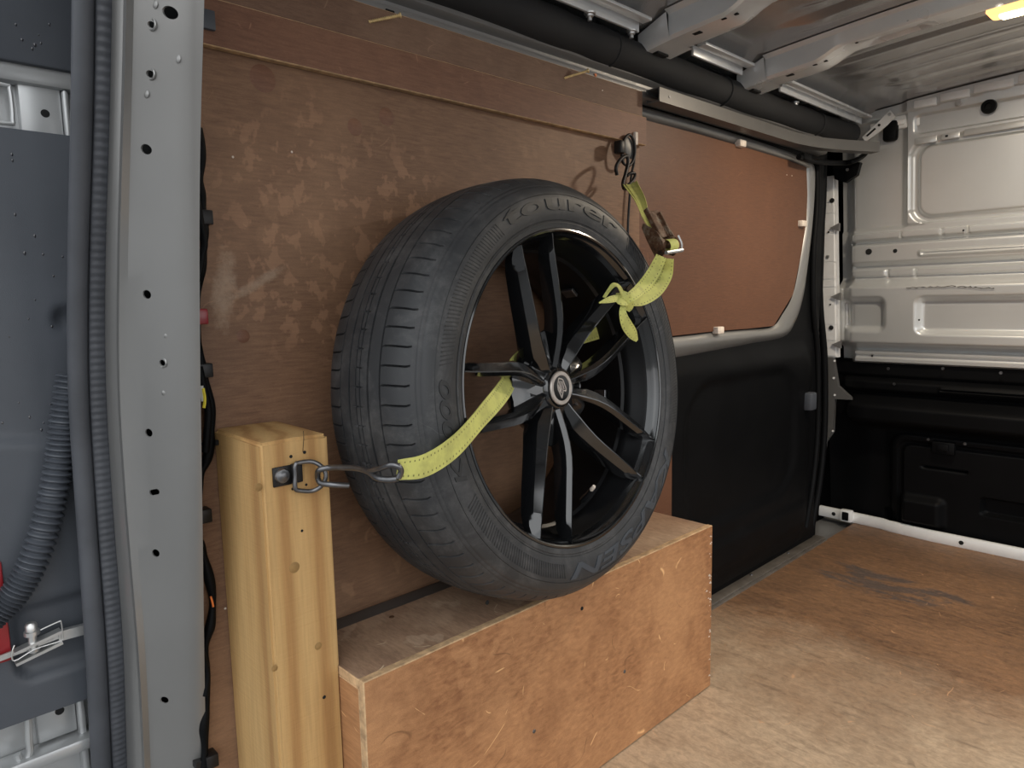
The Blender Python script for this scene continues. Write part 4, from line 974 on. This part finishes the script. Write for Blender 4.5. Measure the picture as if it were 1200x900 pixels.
m = MB(); m.tube([RMx @ Vector((-.019, -.020, .012)), RMx @ Vector((.019, -.020, .012))], .0035, 10); m.tube(cr([RMx @ Vector(p) for p in ((.016, -.020, .012), (.020, -.012, .016), (.019, .0, .018))], 4), .002, 8); m.build('pawl_bar', M['zinc'], rs)
bpy.data.objects.remove(rbk)
# short bunched webbing from ratchet up to the hook
ht = PX(737, 214, .055); hb = PX(760, 265, .140)
for du, e_, w_ in ((-5, -1, .010), (-1, 0, .010), (4, 1, .009), (8, 2, .007)):
    a = PX(737 + du, 216 - du * .3, .058 + du * .0008); b = PX(762 + e_, 268, .210 + e_ * .001)
    rib2([a, a.lerp(b, .45) + XY((.004, 0, .002)), a.lerp(b, .8), b], [w_, w_, w_ * .7, w_ * .45], 'bunched_webbing', twist=du * .12)
# hooks of the strap
def wire(pts, r, name, mt, parent, n=10, cl=False):
    m = MB(); m.tube(cr(pts, 8), r, n); return m.build(name, mt, parent, ang=70)
wire([PX(u, v, X) for u, v, X in ((372, 560, .150), (374, 551, .163), (388, 548, .175), (405, 548, .20), (420, 549, .225), (432, 553, .25), (442, 560, .27), (455, 562, .285), (466, 561, .295))], .0036, 'hook', M['steel'], rs)
wire([PX(u, v, X) for u, v, X in ((372, 560, .150), (376, 566, .158), (390, 568, .172), (409, 569, .180))], .0036, 'hook', M['steel'], rs)
wire([PX(u, v, X) for u, v, X in ((432, 553, .25), (445, 549, .275), (456, 545, .292), (466, 546, .300), (470, 552, .300), (467, 560, .297))], .0034, 'hook_eye', M['steel'], rs)
# upper end: S hook
wire([PX(u, v, X) for u, v, X in ((723, 205, .050), (722, 196, .052), (727, 187, .048), (734, 183, .044), (736, 190, .044), (733, 204, .046), (730, 215, .050), (732, 221, .054), (737, 220, .054))], .0036, 'hook', M['hookblack'], rs)
wire([PX(u, v, X) for u, v, X in ((730, 221, .054), (736, 217, .058), (742, 211, .058), (744, 204, .052), (739, 203, .05), (735, 206, .048))], .0032, 'hook_eye', M['hookblack'], rs)

# ---- wall anchor at the top right of the plywood
an = empty('wall_anchor'); tag(an, 'black swivel lashing anchor bolted at the top right of the plywood', 'anchor')
c = PX(736, 173, .016)
m = MB(); m.lathe([(0, .002), (.014, .002), (.017, 0), (.017, -.002)], axisM((.0165, c.y + .004, c.z), (1, 0, 0)) @ Matrix.Diagonal((1, 1.5, 1, 1)), 28); m.build('oval_plate', M['rail'], an)
pts = [PX(u, v, .022) for u, v in ((730, 190), (729, 176), (732, 163), (738, 158), (743, 166), (744, 178), (741, 190), (736, 194))]
loop(pts, .0030, an, 'ring', M['hookblack'])
m = MB(); q = PX(726, 172, .026); m.bbox(.016, .036, q.y - .008, q.y + .009, q.z - .014, q.z + .012, .004); m.build('swivel_block', M['hookblack'], an)
q = PX(744, 162, .016); m = MB(); m.bbox(.0145, .021, q.y - .004, q.y + .005, q.z - .014, q.z + .012, .001, 1); m.build('wood_chip', M['foam'], an)
# black cord hanging behind the anchor
m = MB(); m.tube(cr([PX(743, 174, .010), PX(743, 190, .008), PX(740, 205, .008), PX(738, 230, .008), PX(736, 262, .008), PX(736, 290, .008)], 8), .0026, 8)
tag(m.build('black_cord', M['hookblack']), 'thin black cord hanging down the plywood edge behind the anchor', 'cord')

# ---- two long screws standing out of the top strip
def long_screw(u0, v0, u1, v1, label):
    tip = PX(u0, v0, .010); tgt = PX((u0 + u1) / 2, (v0 + v1) / 2, .010)
    head = PX(u1, v1, .030); e = empty('long_screw'); tag(e, label, 'screw', 'long screws in the top strip')
    ax = (head - tip); L = ax.length; n_ = 90; m = MB(); rows = []
    A_ = axisM(tip - ax.normalized() * .004, ax)
    for i in range(n_):
        z = (L + .002) * i / (n_ - 1); 
        rows.append([A_ @ Vector(((.0017 + .0010 * (.5 + .5 * sin(2 * pi * (z / .0030) + k * pi / 4))) * cos(k * pi / 4), (.0017 + .0010 * (.5 + .5 * sin(2 * pi * (z / .0030) + k * pi / 4))) * sin(k * pi / 4), z)) for k in range(8)])
    m.grid(rows, closeu=True); m.build('threaded_shank', M['brass'], e)
    q = MB(); q.lathe([(.0018, -.003), (.0042, 0), (.0042, .001), (.0015, .001), (0, -.0005)], axisM(head, ax), 16); q.build('head', M['brass'], e)
long_screw(435, 25, 469, 18, 'gold coloured long screw sticking out of the top strip, near the upper left')
long_screw(663, 91, 689, 83, 'gold coloured long screw sticking out of the top strip, above the wheel')
# copper coloured plug near the second screw
disc(cant, 'copper_plug', PX(698, 88, .0045), .0035, M['orange'], (1, 0, 0), .001, 10)

# ---- cable loom behind the pillar
lmn = empty('cable_loom'); tag(lmn, 'black taped cable loom running down behind the silver pillar', 'cable')
def pxs(l, X): return [PX(u, v, X) for u, v in l]
m = MB(); m.tube(cr(pxs([(232, 150), (236, 190), (233, 215), (237, 235), (238, 262), (239, 285), (236, 310), (231, 345), (229, 390), (234, 412), (236, 432), (243, 455), (247, 485), (247, 515), (242, 540), (234, 560), (229, 600), (231, 630), (237, 645), (243, 668), (249, 700), (247, 730), (241, 755), (240, 785), (242, 820), (239, 850), (240, 880), (236, 930)], .012), 8), lambda t: .0055 + .0012 * sin(t * 90), 10); m.build('taped_bundle', M['black'], lmn, ang=60)
m = MB(); m.tube(cr(pxs([(231, 230), (236, 262), (240, 285), (237, 300), (232, 330)], .018), 8), .004, 8); m.build('branch_bundle', M['black'], lmn, ang=60); m = MB(); m.tube(cr(pxs([(233, 430), (239, 455), (244, 480), (243, 505), (241, 530)], .020), 8), .005, 8); m.build('branch_bundle', M['black'], lmn, ang=60); m = MB(); m.tube(cr(pxs([(232, 745), (238, 770), (243, 790), (241, 815)], .02), 8), .004, 8); m.build('branch_bundle', M['black'], lmn, ang=60)
m = MB(); m.tube(cr(pxs([(238, 455), (240, 468), (239, 478)], .026), 4), .002, 6); m.build('yellow_wire', M['yellow'], lmn)
m = MB(); m.tube(cr(pxs([(236, 452), (237, 462), (238, 470)], .024), 4), .0025, 6); m.build('white_wire', M['whitew'], lmn)
m = MB(); m.tube(cr(pxs([(247, 699), (249, 706), (250, 711)], .018), 4), .0014, 6); m.build('orange_wire', M['orange'], lmn)
q = PX(235, 371, .014); m = MB(); m.bbox(.008, .020, q.y - .006, q.y + .008, q.z - .010, q.z + .010, .002); m.build('red_connector', M['red'], lmn)
for u, v, s, d_ in ((240, 255, 1, 'black square cable clip on the plywood, second from the top'), (240, 434, 1, 'black square cable clip beside the thick part of the loom'), (239, 604, 1, 'black square cable clip left of the timber post'), (240, 24, 1.3, 'grey cable clip at the top beside the silver pillar'), (247, 890, 1, 'black cable clip at the bottom edge of the picture')):
    q = PX(u, v, .012); m = MB(); m.bbox(.0, .020, q.y - .008 * s, q.y + .008 * s, q.z - .009 * s, q.z + .009 * s, .0015); m.bbox(.0, .014, q.y - .020, q.y - .006, q.z - .005, q.z + .005, .001, 1)
    tag(m.build('cable_clip', M['hookblack'] if s == 1 else M['trim']), d_, 'cable clip', 'cable clips down the plywood')
q = PX(248, 519, .014); m = MB(); m.bbox(.008, .014, q.y - .014, q.y + .008, q.z - .002, q.z + .002, .001, 1); m.bbox(.006, .017, q.y + .004, q.y + .009, q.z - .004, q.z + .003, .001, 1); m.build('cable_tie', M['hookblack'], lmn)
